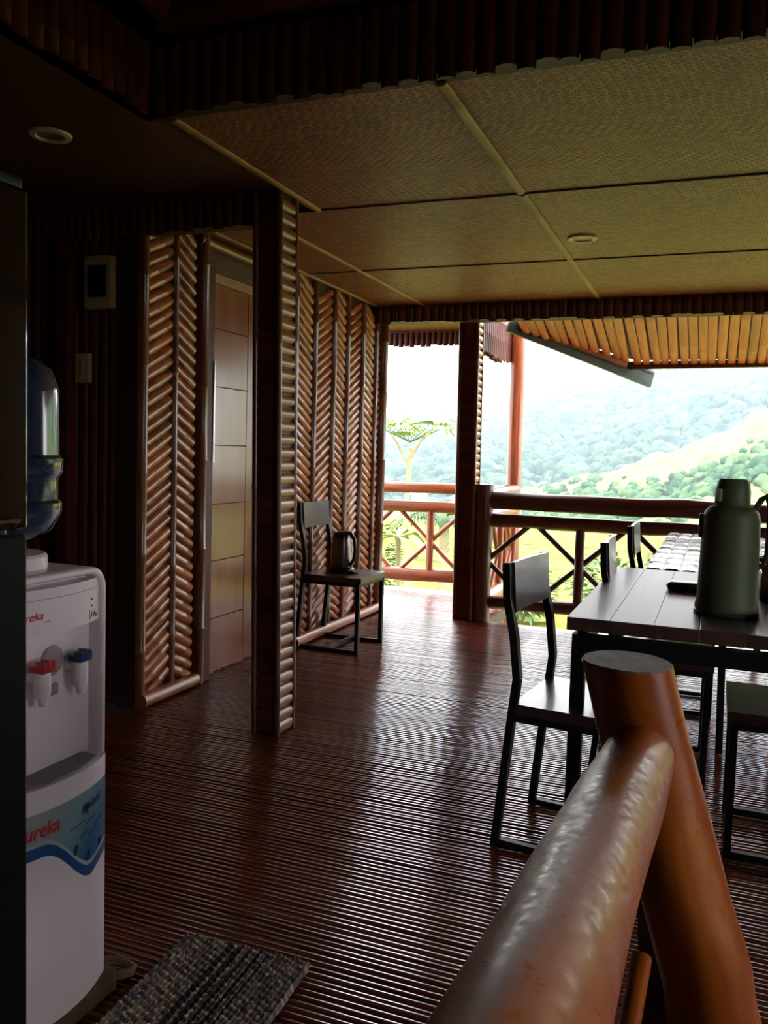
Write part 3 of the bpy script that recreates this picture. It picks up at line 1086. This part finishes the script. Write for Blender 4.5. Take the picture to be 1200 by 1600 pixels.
for k in range(7):
    Y = .098 + k * .004
    xq = fc(Y) + .0016
    box(bm, xq, xq + .0008, Y, Y + .0022, .872 + .004 * (k % 3), .878 + .003 * ((k * 2) % 3))
done('sticker_print', bm, darkink, st2)
bm = bmesh.new(); lathe(bm, [(.100, .972), (.104, .980), (.104, 1.004), (.098, 1.010), (.05, 1.011), (.046, 1.014)], 24, Matrix.Translation((-.16, .005, 0)))
done('bottle_seat', bm, MT['white'], ds)
bx('plinth', -.31, .03, yl + .01, yr + .012, 0, .05, mat('plinth_board', hx('4a3322'), hx('6a4c34'), .7, (4, 20, 20), 0), ds)

bt = empty('water_bottle', (-1.41, 1.36, 1.014))
tag(bt, 'large dark blue water bottle upended on the white dispenser', 'bottle')
glass = plain('blue_polycarbonate', hx('22364e'), .12, 0, .5)
glass.node_tree.nodes['Principled BSDF'].inputs['Transmission Weight'].default_value = .35
bm = bmesh.new()
lathe(bm, [(.028, 0), (.03, .01), (.035, .018), (.085, .030), (.115, .048), (.132, .085), (.133, .105), (.125, .112), (.124, .150), (.126, .158), (.134, .168), (.135, .198), (.127, .206), (.126, .335), (.124, .350), (.112, .385), (.09, .405), (.05, .415), (0, .417)], 40)
done('bottle_body', bm, glass, bt)

fr = empty('refrigerator', (-1.12, .86, 0))
tag(fr, 'tall glossy black refrigerator cut off by the left edge', 'refrigerator')
bx('cabinet', -.60, -.03, -.28, .28, .02, 1.66, MT['black'], fr, .01)
bx('freezer_door', -.03, 0, -.295, .295, 1.095, 1.675, MT['gloss'], fr, .006)
bx('lower_door', -.03, -.002, -.295, .295, .06, 1.085, plain('satin_black', hx('0b0b0c'), .5, spec=.15), fr, .006)
bx('top_cap', -.58, -.005, -.29, .29, 1.672, 1.695, plain('blue_black', hx('1c2530'), .4), fr, .008)
bm = bmesh.new(); tube(bm, [(-.002, .20, 1.10), (.012, .20, 1.112), (.012, .26, 1.112), (-.002, .26, 1.10)], .004, 8)
done('door_pull', bm, MT['chrome'], fr)
for X in (-.55, -.08):
    for Y in (-.24, .24):
        bm = bmesh.new(); lathe(bm, [(.02, 0), (.02, .03)], 12, Matrix.Translation((X, Y, 0)))
        done('foot', bm, MT['black'], fr)

wb_ = empty('cable_bundle', (-1.235, 1.535, 0))
tag(wb_, 'beige coiled cable at the foot of the white dispenser', 'cable')
bm = bmesh.new()
pts = []
for i in range(40):
    t = i / 39
    pts.append((-.02 + .05 * math.cos(t * 13) * (.8 + .2 * t), .03 + .03 * math.sin(t * 13), .006 + .022 * t))
tube(bm, pts, .006, 6)
done('coil', bm, plain('beige_cable', hx('7a664a'), .6), wb_)

# ------------------------------------------------------------------ wall fittings, downlights
bp_ = empty('breaker_panel', (-2.705, 3.236, 1.985))
tag(bp_, 'cream breaker box with a dark window high on the shaded wall', 'breaker box')
bx('box_frame', -.076, .076, -.03, .01, -.12, .12, MT['cream'], bp_, .006)
bx('dark_door', -.052, .052, -.036, -.028, -.07, .075, MT['black'], bp_, .004)
sw = empty('light_switch', (-2.802, 3.236, 1.595))
tag(sw, 'narrow cream light switch plate on the shaded wall below the breaker box', 'switch')
bx('plate', -.04, .04, -.018, .01, -.068, .068, MT['cream'], sw, .004)
bx('rocker', -.012, .012, -.024, -.016, -.04, .04, plain('old_ivory', hx('94774e'), .5), sw, .002)
st = struct(bx('trim_2', -2.925, -2.865, 3.19, 3.24, 0, 2.2, MT['dark']))

for loc, lab in (((-.679, 4.30, CEIL), 'round recessed downlight in the woven mat ceiling'), ((-2.24, 2.41, CEIL), 'round recessed downlight in the dark plywood ceiling at upper left')):
    e = empty('downlight', loc)
    tag(e, lab, 'downlight', 'unlit recessed ceiling lights')
    bm = bmesh.new(); lathe(bm, [(.045, -.002), (.052, -.010), (.070, -.008), (.074, 0), (.074, .004), (.045, .004), (.045, -.002)], 32, None, False)
    done('ring', bm, plain('downlight_white', hx('c8bda8'), .4), e)
    bm = bmesh.new(); lathe(bm, [(.046, -.004), (.035, -.001), (0, .0)], 24, None, False)
    done('lens', bm, plain('frosted_lens', hx('6a6050'), .3), e)

# ------------------------------------------------------------------ foreground stair handrail
rl = mat('worn_log', hx('8a3a0c'), hx('c06a20'), .42, (2.5, 14, 14), .0, .0, .012, c3=hx('a04c12'), spec=.45)
N, L = rl.node_tree.nodes, rl.node_tree.links
tc = N.new('ShaderNodeTexCoord')
n2 = N.new('ShaderNodeTexNoise'); n2.inputs['Scale'].default_value = 60; n2.inputs['Detail'].default_value = 6; n2.inputs['Roughness'].default_value = .7
L.new(tc.outputs['Object'], n2.inputs['Vector'])
q = N.new('ShaderNodeMapRange'); q.inputs['From Min'].default_value = .38; q.inputs['From Max'].default_value = .62
q.inputs['To Min'].default_value = .27; q.inputs['To Max'].default_value = .48
L.new(n2.outputs['Fac'], q.inputs[0]); L.new(q.outputs[0], N['Principled BSDF'].inputs['Roughness'])
b2 = N.new('ShaderNodeBump'); b2.inputs['Strength'].default_value = .015; b2.inputs['Distance'].default_value = .003
L.new(n2.outputs['Fac'], b2.inputs['Height'])
old = N['Principled BSDF'].inputs['Normal'].links[0].from_socket
L.new(old, b2.inputs['Normal']); L.new(b2.outputs[0], N['Principled BSDF'].inputs['Normal'])
hr = empty('stair_handrail', (-.11, 1.43, 0))
tag(hr, 'big worn varnished log handrail with a flat-topped newel in the foreground', 'handrail')
loc = hr.location


def rel(p): return Vector(p) - loc


nw_len = (Vector((.135, 1.47, 0)) - Vector((-.122, 1.432, .915))).length
nw = log('newel', rel((.135, 1.47, 0)), rel((-.122, 1.432, .915)), .072, .070, rl, hr, 22, .005, 4, 20)
# saw the newel level at the top
zc = rel((0, 0, .915)).z
Mn = nw.matrix_basis
ax_z = Mn.col[0].z
ring = [v for v in nw.data.vertices if v.co.x > nw_len - .001]
top_pts = []
for v in ring:
    v.co.x += (zc - (Mn @ v.co).z) / ax_z
    top_pts.append(v.co.copy())
cc = sum(top_pts, Vector()) / len(top_pts)
up_l = Mn.to_3x3().inverted() @ Vector((0, 0, 1))
bm = bmesh.new()
lo = [bm.verts.new(cc + (p - cc) * .985) for p in top_pts]
hi = [bm.verts.new(cc + (p - cc) * .97 + up_l * .003) for p in top_pts]
n = len(lo)
bm.faces.new(hi)
for k in range(n):
    bm.faces.new((lo[k], lo[(k + 1) % n], hi[(k + 1) % n], hi[k]))
done('cut_end', bm, mat('end_grain', hx('5c4a3c'), hx('7d6853'), .6, (30, 30, 30), 0, 0, .4), nw, False)
log('handrail', rel((-.092, 1.40, .772)), rel((-.135, -.45, .90)), .056, .063, rl, hr, 28, .0035, 2, 60)
log('brace', rel((-.07, 1.36, .46)), rel((-.115, .55, .16)), .016, .016, rl, hr, 12, .003, 1)
for k in range(2):
    a = -.03 + k * .078
    o = bx('side_board', -.038, .038, -.011, .011, .0, .50, MT['logdark'], hr)
    o.matrix_basis = Matrix.Translation(-loc) @ Matrix.Translation((a, 1.56 + .003 * (k % 2), 0)) @ Matrix.Rotation(R(-3), 4, 'Y')

# ------------------------------------------------------------------ rag rug
rg = bpy.data.materials.new('rag_weave'); rg.use_nodes = True
N, L = rg.node_tree.nodes, rg.node_tree.links
tc = N.new('ShaderNodeTexCoord')
vo = N.new('ShaderNodeTexVoronoi'); vo.inputs['Scale'].default_value = 1
mp = N.new('ShaderNodeMapping'); mp.inputs['Scale'].default_value = (84, 110, 1)
L.new(tc.outputs['Object'], mp.inputs[0]); L.new(mp.outputs[0], vo.inputs['Vector'])
rp = N.new('ShaderNodeValToRGB'); rp.color_ramp.interpolation = 'CONSTANT'
cols = ['8e8074', 'b8ac98', '70627a', 'cabfa6', '9e917e', '7e6e64', 'dcd2b4', '8a7a96']
for i, c in enumerate(cols):
    if i < 2:
        el = rp.color_ramp.elements[i]; el.position = i / 8
    else:
        el = rp.color_ramp.elements.new(i / 8)
    el.color = hx(c)
sx = N.new('ShaderNodeSeparateXYZ'); L.new(vo.outputs['Color'], sx.inputs[0])
L.new(sx.outputs[0], rp.inputs[0])
# coloured warp stripes along the length
sp = N.new('ShaderNodeSeparateXYZ'); L.new(tc.outputs['Object'], sp.inputs[0])
r2 = N.new('ShaderNodeValToRGB'); r2.color_ramp.interpolation = 'CONSTANT'
mr = N.new('ShaderNodeMapRange'); mr.inputs['From Min'].default_value = -.17; mr.inputs['From Max'].default_value = .17
L.new(sp.outputs['X'], mr.inputs[0]); L.new(mr.outputs[0], r2.inputs[0])
seq = [(0, 0), (.36, 1), (.40, 0), (.44, 1), (.48, 0), (.52, 1), (.555, 0), (.60, 1), (.63, 0), (.67, 1), (.69, 0)]
for i, (p, v) in enumerate(seq):
    el = r2.color_ramp.elements[i] if i < 2 else r2.color_ramp.elements.new(p)
    el.position = p
    el.color = (v, v, v, 1)
mx = N.new('ShaderNodeMixRGB'); mx.inputs[2].default_value = hx('43333b')
L.new(r2.outputs[0], mx.inputs[0]); L.new(rp.outputs[0], mx.inputs[1])
L.new(mx.outputs[0], N['Principled BSDF'].inputs['Base Color']); N['Principled BSDF'].inputs['Roughness'].default_value = .85
bm = bmesh.new()
nx, ny = 84, 90
W2, L2 = .17, .30
vv = []
for i in range(nx + 1):
    row = []
    for j in range(ny + 1):
        x = -W2 + 2 * W2 * i / nx; y_ = -L2 + 2 * L2 * j / ny
        z = .012 + .006 * abs(math.sin(i * PI / 3)) + .004 * math.sin(j * PI / 1.5 + (i // 3) * 1.7) + .002 * noise.noise((i * .4, j * .4, 0))
        if i in (0, nx) or j in (0, ny): z = .003
        ex = .004 * noise.noise((i * .3, j * .3, 5)) if i in (0, nx) or j in (0, ny) else 0
        row.append(bm.verts.new((x + ex, y_ + ex, z)))
    vv.append(row)
for i in range(nx):
    for j in range(ny):
        bm.faces.new((vv[i][j], vv[i + 1][j], vv[i + 1][j + 1], vv[i][j + 1]))
o = done('rag_rug', bm, rg, None, True, 80)
o.location = (-1.0, 1.47, .002)
o.rotation_euler = (0, 0, R(3))
tag(o, 'small woven rag rug in grey and purple lying on the bamboo floor', 'rug')

# ------------------------------------------------------------------ landscape
def foliage_mat(name, cols, scale, cell=.25, rough=.85, soil=None, mix=.3):
    """green patches by broad noise, crowns by cells of about 1/cell metres"""
    M = bpy.data.materials.new(name); M.use_nodes = True
    N, L = M.node_tree.nodes, M.node_tree.links
    b = N['Principled BSDF']; b.inputs['Roughness'].default_value = rough; b.inputs['Specular IOR Level'].default_value = .1
    ge = N.new('ShaderNodeNewGeometry')
    n1 = N.new('ShaderNodeTexNoise'); n1.inputs['Scale'].default_value = scale; n1.inputs['Detail'].default_value = 7; n1.inputs['Roughness'].default_value = .68
    L.new(ge.outputs['Position'], n1.inputs['Vector'])
    vo = N.new('ShaderNodeTexVoronoi'); vo.inputs['Scale'].default_value = cell
    L.new(ge.outputs['Position'], vo.inputs['Vector'])
    sp = N.new('ShaderNodeSeparateXYZ'); L.new(vo.outputs['Color'], sp.inputs[0])
    mm = N.new('ShaderNodeMath'); mm.operation = 'MULTIPLY_ADD'; mm.inputs[1].default_value = mix; mm.inputs[2].default_value = -mix / 2
    L.new(sp.outputs[0], mm.inputs[0])
    ad = N.new('ShaderNodeMath'); ad.operation = 'ADD'
    L.new(n1.outputs['Fac'], ad.inputs[0]); L.new(mm.outputs[0], ad.inputs[1])
    r = N.new('ShaderNodeValToRGB')
    for i, (p, c) in enumerate(cols):
        el = r.color_ramp.elements[i] if i < 2 else r.color_ramp.elements.new(p)
        el.position = p; el.color = hx(c)
    L.new(ad.outputs[0], r.inputs[0])
    out = r.outputs[0]
    for (sx_, sy_, sz_, rad) in soil or ():
        v = N.new('ShaderNodeVectorMath'); v.operation = 'DISTANCE'; v.inputs[1].default_value = (sx_, sy_, sz_)
        L.new(ge.outputs['Position'], v.inputs[0])
        k = N.new('ShaderNodeMath'); k.operation = 'MULTIPLY_ADD'; k.inputs[1].default_value = -14.0; k.inputs[2].default_value = 7.0
        L.new(n1.outputs['Fac'], k.inputs[0])
        d = N.new('ShaderNodeMath'); d.operation = 'ADD'; L.new(v.outputs['Value'], d.inputs[0]); L.new(k.outputs[0], d.inputs[1])
        q = N.new('ShaderNodeMapRange'); q.inputs['From Min'].default_value = rad; q.inputs['From Max'].default_value = rad * .6
        L.new(d.outputs[0], q.inputs[0])
        x = N.new('ShaderNodeMixRGB'); x.inputs[2].default_value = hx('9a5e4c')
        L.new(q.outputs[0], x.inputs[0]); L.new(out, x.inputs[1]); out = x.outputs[0]
    L.new(out, b.inputs['Base Color'])
    return M


def terrain(name, a0, a1, na, r0, r1, nr, zf, m_, label, amp, fs):
    """a wedge of hillside: zf(azimuth slope t = X/Y, distance) gives its height; canopy bumps of height amp"""
    bm = bmesh.new()
    g = []
    for i in range(na + 1):
        t = a0 + (a1 - a0) * i / na
        row = []
        for j in range(nr + 1):
            Y = r0 + (r1 - r0) * j / nr
            X = t * Y
            z = zf(t, Y)
            q = noise.noise((X * fs, Y * fs, 3.0)) + .6 * noise.noise((X * fs * 2.3, Y * fs * 2.3, 7.0))
            z += amp * q * (min(1, (Y - r0) / (r1 - r0) * 6 + .2))
            row.append(bm.verts.new((X, Y, z)))
        g.append(row)
    for i in range(na):
        for j in range(nr):
            bm.faces.new((g[i][j], g[i + 1][j], g[i + 1][j + 1], g[i][j + 1]))
    o = done(name, bm, m_, None, True, 180)
    tag(o, label, 'hill' if 'hill' in name or 'mountain' in name else 'ground', None, 'structure')
    return o


def interp(t, pts):
    if t <= pts[0][0]: return pts[0][1]
    for (a, u), (b, v) in zip(pts, pts[1:]):
        if t <= b:
            s = (t - a) / (b - a); s = s * s * (3 - 2 * s)
            return u + (v - u) * s
    return pts[-1][1]


ridge1 = [(-1.0, .03), (-.55, .036), (-.395, .040), (-.30, .048), (-.263, .053), (-.20, .066), (-.136, .085), (-.06, .101), (.044, .113), (.3, .12), (.8, .10)]
hill_m = foliage_mat('forest_hillside', [(.26, '122026'), (.76, '626e50'), (.42, '24383a'), (.58, '3e5244')], .09, .36, soil=[(-68, 330, 24, 9), (-60, 300, 10, 7)])
ridge_m = foliage_mat('grassy_ridge', [(.25, '33482e'), (.75, '9a9a64'), (.42, '55683e'), (.54, '74804c'), (.64, '868a54')], .06, .6, mix=.12, soil=[(-6.0, 150, .5, 5), (-5, 140, -3, 3.4)])


def z1f(t, Y):
    s = (Y - 180) / (460 - 180)
    top = interp(t, ridge1) * 430
    zz_ = -14 + (top + 14) * min(1, s / .9) ** 1.15
    if s > .92: zz_ -= (s - .92) * 120
    zz_ += 7 * noise.noise((t * 9, s * 3, 0)) * math.sin(PI * min(1, s)) + 5 * noise.noise((t * 25, s * 7, 4)) * math.sin(PI * min(1, s))
    return zz_


terrain('mountain', -.75, .5, 420, 180, 460, 190, z1f, hill_m, 'hazy forested mountain across the valley', 2.6, .2)
ridge2 = [(-.9, -.10), (-.30, -.055), (-.208, -.034), (-.13, -.012), (-.051, .012), (.0, .036), (.046, .066), (.2, .10), (.8, .14)]


def z2f(t, Y):
    s = (Y - 70) / (190 - 70)
    top = interp(t, ridge2) * 175
    zz_ = -13 + (top + 13) * min(1, s / .88) ** 1.0
    if s > .9: zz_ -= (s - .9) * 80
    zz_ += 2.0 * noise.noise((t * 14, s * 4, 2)) * math.sin(PI * min(1, s))
    return zz_


terrain('hill', -.45, .6, 300, 70, 190, 140, z2f, ridge_m, 'pale grassy hillside with scattered trees rising behind the railing', .9, .35)


def trees(name, n, t0, t1, y0, y1, zf, r0, r1, m_, label, keep):
    """hillside trees too many and too far to count, as one object: lumpy crowns standing on the slope"""
    g = bmesh.new(); bmesh.ops.create_icosphere(g, subdivisions=2, radius=1)
    bv = [v.co.copy() for v in g.verts]; bf = [[v.index for v in f.verts] for f in g.faces]
    g.free()
    V, F = [], []
    k = 0
    while k < n:
        t, Y = random.uniform(t0, t1), random.uniform(y0, y1)
        X = t * Y
        if noise.noise((X * .03, Y * .03, 1.5)) + random.uniform(-.35, .35) < keep: 
            k += .25
            continue
        r_ = random.uniform(r0, r1)
        c = Vector((X, Y, zf(t, Y) + r_ * .45))
        o_ = len(V)
        sd = random.random() * 90
        for v in bv:
            q = r_ * (1 + .45 * noise.noise(v * 1.7 + Vector((sd, 0, 0))))
            V.append((c.x + v.x * q, c.y + v.y * q, c.z + v.z * q * .9))
        F += [[i + o_ for i in f] for f in bf]
        k += 1
    me = bpy.data.meshes.new(name)
    me.from_pydata(V, [], F)
    me.materials.append(m_)
    me.polygons.foreach_set('use_smooth', [True] * len(F))
    tag(link(bpy.data.objects.new(name, me)), label, 'trees', None, 'stuff')


tree_m = foliage_mat('tree_crowns', [(.3, '1c3226'), (.72, '5f7446'), (.5, '3a5638')], .25, .5, mix=.3)
trees('hillside_trees', 1100, -.32, .22, 88, 176, z2f, .45, 1.25, tree_m, 'scattered trees and scrub on the grassy hillside', .06)
ftree_m = foliage_mat('far_tree_crowns', [(.3, '142622'), (.72, '56684e'), (.5, '30483c')], .15, .3, mix=.3)
trees('mountain_forest', 5200, -.48, .2, 215, 430, z1f, 1.0, 2.6, ftree_m, 'forest covering the hazy mountain across the valley', -.35)
hut = empty('hut', (-51.5, 150, z2f(-.343, 150) - .3))
tag(hut, 'tiny white-roofed hut far down the valley, seen between the porch rails', 'hut')
hz_ = -6.4 - hut.location.z
bx('hut_walls', -1.3, 1.3, -1, 1, 0, hz_, plain('hut_wall', hx('b08478'), .8), hut)
bm = bmesh.new()
vs = [bm.verts.new(v) for v in ((-1.6, -1.3, hz_ - .1), (1.6, -1.3, hz_ - .1), (1.6, 1.3, hz_ - .1), (-1.6, 1.3, hz_ - .1), (-1.6, 0, hz_ + .8), (1.6, 0, hz_ + .8))]
for f in ((0, 1, 5, 4), (2, 3, 4, 5), (0, 4, 3), (1, 2, 5), (0, 3, 2, 1)):
    bm.faces.new([vs[k] for k in f])
done('hut_roof', bm, plain('white_sheet_roof', hx('d8dcdc'), .5), hut, False)
grass_m = foliage_mat('grass_slope', [(.26, '3c4a1e'), (.74, '968f42'), (.42, '64692c'), (.56, '807f37')], .45, 2.2)


def z3f(t, Y):
    return -2.3 - .045 * (Y - 7) - .0004 * max(0, Y - 60) ** 2


terrain('grass_slope', -1.4, 1.6, 160, 6.6, 82, 130, z3f, grass_m, 'bright grassy slope falling away below the deck', .22, .8)
tag(struct(bx('ground', -60, 60, -40, 8, -3.4, -2.5, grass_m)), 'flat grassy ground under the house', 'ground')

leaf_cols = {'lime': ('6b8030', '8b9a4c'), 'mid': ('38562a', '5d783c'), 'deep': ('25421f', '456030')}
LM = {}
for k, (a, b) in leaf_cols.items():
    M = mat('leaf_' + k, hx(a), hx(b), .5, (6, 6, 6), .15)
    M.node_tree.nodes['Principled BSDF'].inputs['Subsurface Weight'].default_value = 0
    LM[k] = M
bark = mat('bark', hx('8a7a5c'), hx('a89a78'), .8, (2, 14, 14), .1, 0, .3)


def leaf(bm, p, d, L_, wd, droop):
    """one folded leaf of six faces"""
    d = Vector(d).normalized()
    side = d.cross(Vector((0, 0, 1)))
    side = side.normalized() if side.length > .01 else Vector((1, 0, 0))
    prev = None
    for k in range(4):
        t = k / 3
        c = Vector(p) + d * L_ * t + Vector((0, 0, -droop * L_ * t * t))
        hw = wd * (.25, 1, .8, .03)[k]
        row = [bm.verts.new(c - side * hw), bm.verts.new(c + Vector((0, 0, -hw * .35))), bm.verts.new(c + side * hw)]
        if prev:
            for q in (0, 1):
                bm.faces.new((prev[q], prev[q + 1], row[q + 1], row[q]))
        prev = row


def bush(loc, r_, h, n, kind, label, ll=.22, group='leafy shrubs on the slope below the deck'):
    e = empty('bush', loc)
    tag(e, label, 'bush', group)
    bm = bmesh.new()
    for _ in range(n):
        v = Vector((random.gauss(0, 1), random.gauss(0, 1), random.gauss(0, 1))).normalized() * random.uniform(.55, 1)
        p = Vector((v.x * r_, v.y * r_, h * .55 + v.z * h * .45)) * (1 + .3 * noise.noise(v * 2))
        leaf(bm, p, (v.x, v.y, v.z * .4 + random.uniform(-.2, .4)), ll * random.uniform(.6, 1.3), ll * .22, random.uniform(.1, .5))
    f_ = done('foliage', bm, LM[kind], e, False)
    f_['kind'] = 'stuff'
    bm = bmesh.new()
    for _ in range(5):
        a = random.uniform(0, 2 * PI)
        tube(bm, [(0, 0, -.3), (math.cos(a) * r_ * .3, math.sin(a) * r_ * .3, h * .4), (math.cos(a) * r_ * .6, math.sin(a) * r_ * .6, h * .8)], [.03, .02, .008], 6)
    done('stems', bm, bark, e)
    return e


def gz(x, y): return z3f(x / y, y)


# papaya-like young tree with a flat crown, behind the porch railing
px_, py_ = -5.35, 14.9
e = empty('papaya_tree', (px_, py_, gz(px_, py_)))
tag(e, 'slender pale-trunked young tree with a flat yellow-green crown', 'tree')
top = 1.62 - gz(px_, py_)
bm = bmesh.new(); tube(bm, [(0, 0, -.4), (.04, 0, top * .3), (-.03, 0, top * .65), (.02, 0, top - .3)], [.075, .06, .05, .04], 10)
tube(bm, [(.0, 0, top - .7), (-.25, .05, top - .25), (-.4, .05, top - .05)], [.035, .025, .015], 8)
tube(bm, [(.01, 0, top - .5), (.25, -.05, top - .15), (.4, 0, top)], [.03, .022, .014], 8)
done('trunk', bm, bark, e)
bm = bmesh.new()
for cx, cz in ((-.45, top - .02), (.05, top), (.45, top + .05)):
    for k in range(13):
        a = k / 13 * 2 * PI + random.random() * .4
        rl_ = random.uniform(.35, .75)
        tip = Vector((cx + math.cos(a) * rl_, math.sin(a) * rl_, cz + random.uniform(-.02, .22)))
        for q in range(6):
            b_ = a + (q - 2.5) * .5
            leaf(bm, tip, (math.cos(b_), math.sin(b_), .1), random.uniform(.16, .26), .035, .5)
f_ = done('crown', bm, LM['lime'], e, False); f_['kind'] = 'stuff'
bm = bmesh.new()
for k in range(18):
    a = k / 18 * 2 * PI
    tube(bm, [(0, 0, top - .2), (math.cos(a) * .55, math.sin(a) * .55, top + .05)], .008, 5)
done('leaf_stalks', bm, LM['mid'], e)

# palm-like clump
e = empty('palm', (-5.35, 17.2, gz(-5.35, 17.2)))
tag(e, 'low dark green palm showing just over the porch railing', 'palm')
bm = bmesh.new(); tube(bm, [(0, 0, -.4), (.05, 0, 1.3), (0, 0, 2.6)], [.16, .13, .11], 10)
done('trunk', bm, bark, e)
for k in range(16):
    a = k / 16 * 2 * PI + random.uniform(-.1, .1)
    bm = bmesh.new()
    Ln = random.uniform(1.0, 1.4); upz = random.uniform(.3, 1.1)
    for q in range(14):
        t = (q + 1) / 14
        c = Vector((math.cos(a) * Ln * t, math.sin(a) * Ln * t, 2.6 + upz * t - 1.1 * t * t))
        for s in (-1, 1):
            leaf(bm, c, (math.cos(a + s * .9), math.sin(a + s * .9), -.1), .34 * (1.1 - t * .6), .02, .5)
    done('frond', bm, LM['deep'], e, False)

# broad-leaved plant below the porch rail at left
e = empty('broadleaf_plant', (-3.55, 9.6, gz(-3.55, 9.6)))
tag(e, 'plant with long drooping pale green leaves close below the porch railing', 'plant')
h = 2.65
for k in range(12):
    a = k / 12 * 2 * PI + random.uniform(-.2, .2)
    bm = bmesh.new()
    leaf(bm, (math.cos(a) * .05, math.sin(a) * .05, h), (math.cos(a), math.sin(a), random.uniform(.3, .9)), random.uniform(.6, .9), .06, random.uniform(.7, 1.3))
    done('leaf', bm, LM['lime'], e, False)
bm = bmesh.new(); tube(bm, [(0, 0, -.4), (.03, 0, h * .5), (0, 0, h)], [.05, .04, .03], 8)
done('stem', bm, bark, e)

bl = [(-5.6, 12.3, .7, 1.5, 'mid', 'round mid-green shrub left of centre below the porch railing'),
      (-3.7, 12.4, .6, 1.2, 'lime', 'yellow-green shrub filling the lower porch railing opening'),
      (-7.6, 16.4, .9, 2.0, 'lime', 'wide lime shrub to the left of the palm'),
      (-4.4, 20.6, 1.0, 1.5, 'mid', 'mid-green shrub on the slope beyond the palm'),
      (-8.6, 21.0, 1.0, 2.2, 'mid', 'shrub at the left margin of the view beside the wall edge'),
      (-2.75, 9.6, .32, .8, 'mid', 'low shrub seen under the short joining railing'),
      (-1.7, 9.5, .32, .8, 'lime', 'low lime shrub under the right railing near the newel'),
      (-.75, 9.6, .32, .8, 'mid', 'low shrub seen below the bottom rail behind the nearest chair'),
      (.2, 9.7, .32, .8, 'lime', 'lime shrub below the bottom rail near the table'),
      (-2.6, 24, 1.2, 1.6, 'mid', 'broad shrub far down the grass slope left of the chair'),
      (-.6, 29, 1.3, 1.8, 'deep', 'dark shrub far down the slope behind the chair back'),
      (.1, 19, .8, 1.0, 'mid', 'shrub halfway down the slope behind the table')]
for x, y, r_, h, k, lab in bl:
    bush((x, y, gz(x, y)), r_, h, 900 if y < 14 else 700, k, lab, (.15 if y < 10 else .2) if y < 14 else .28)
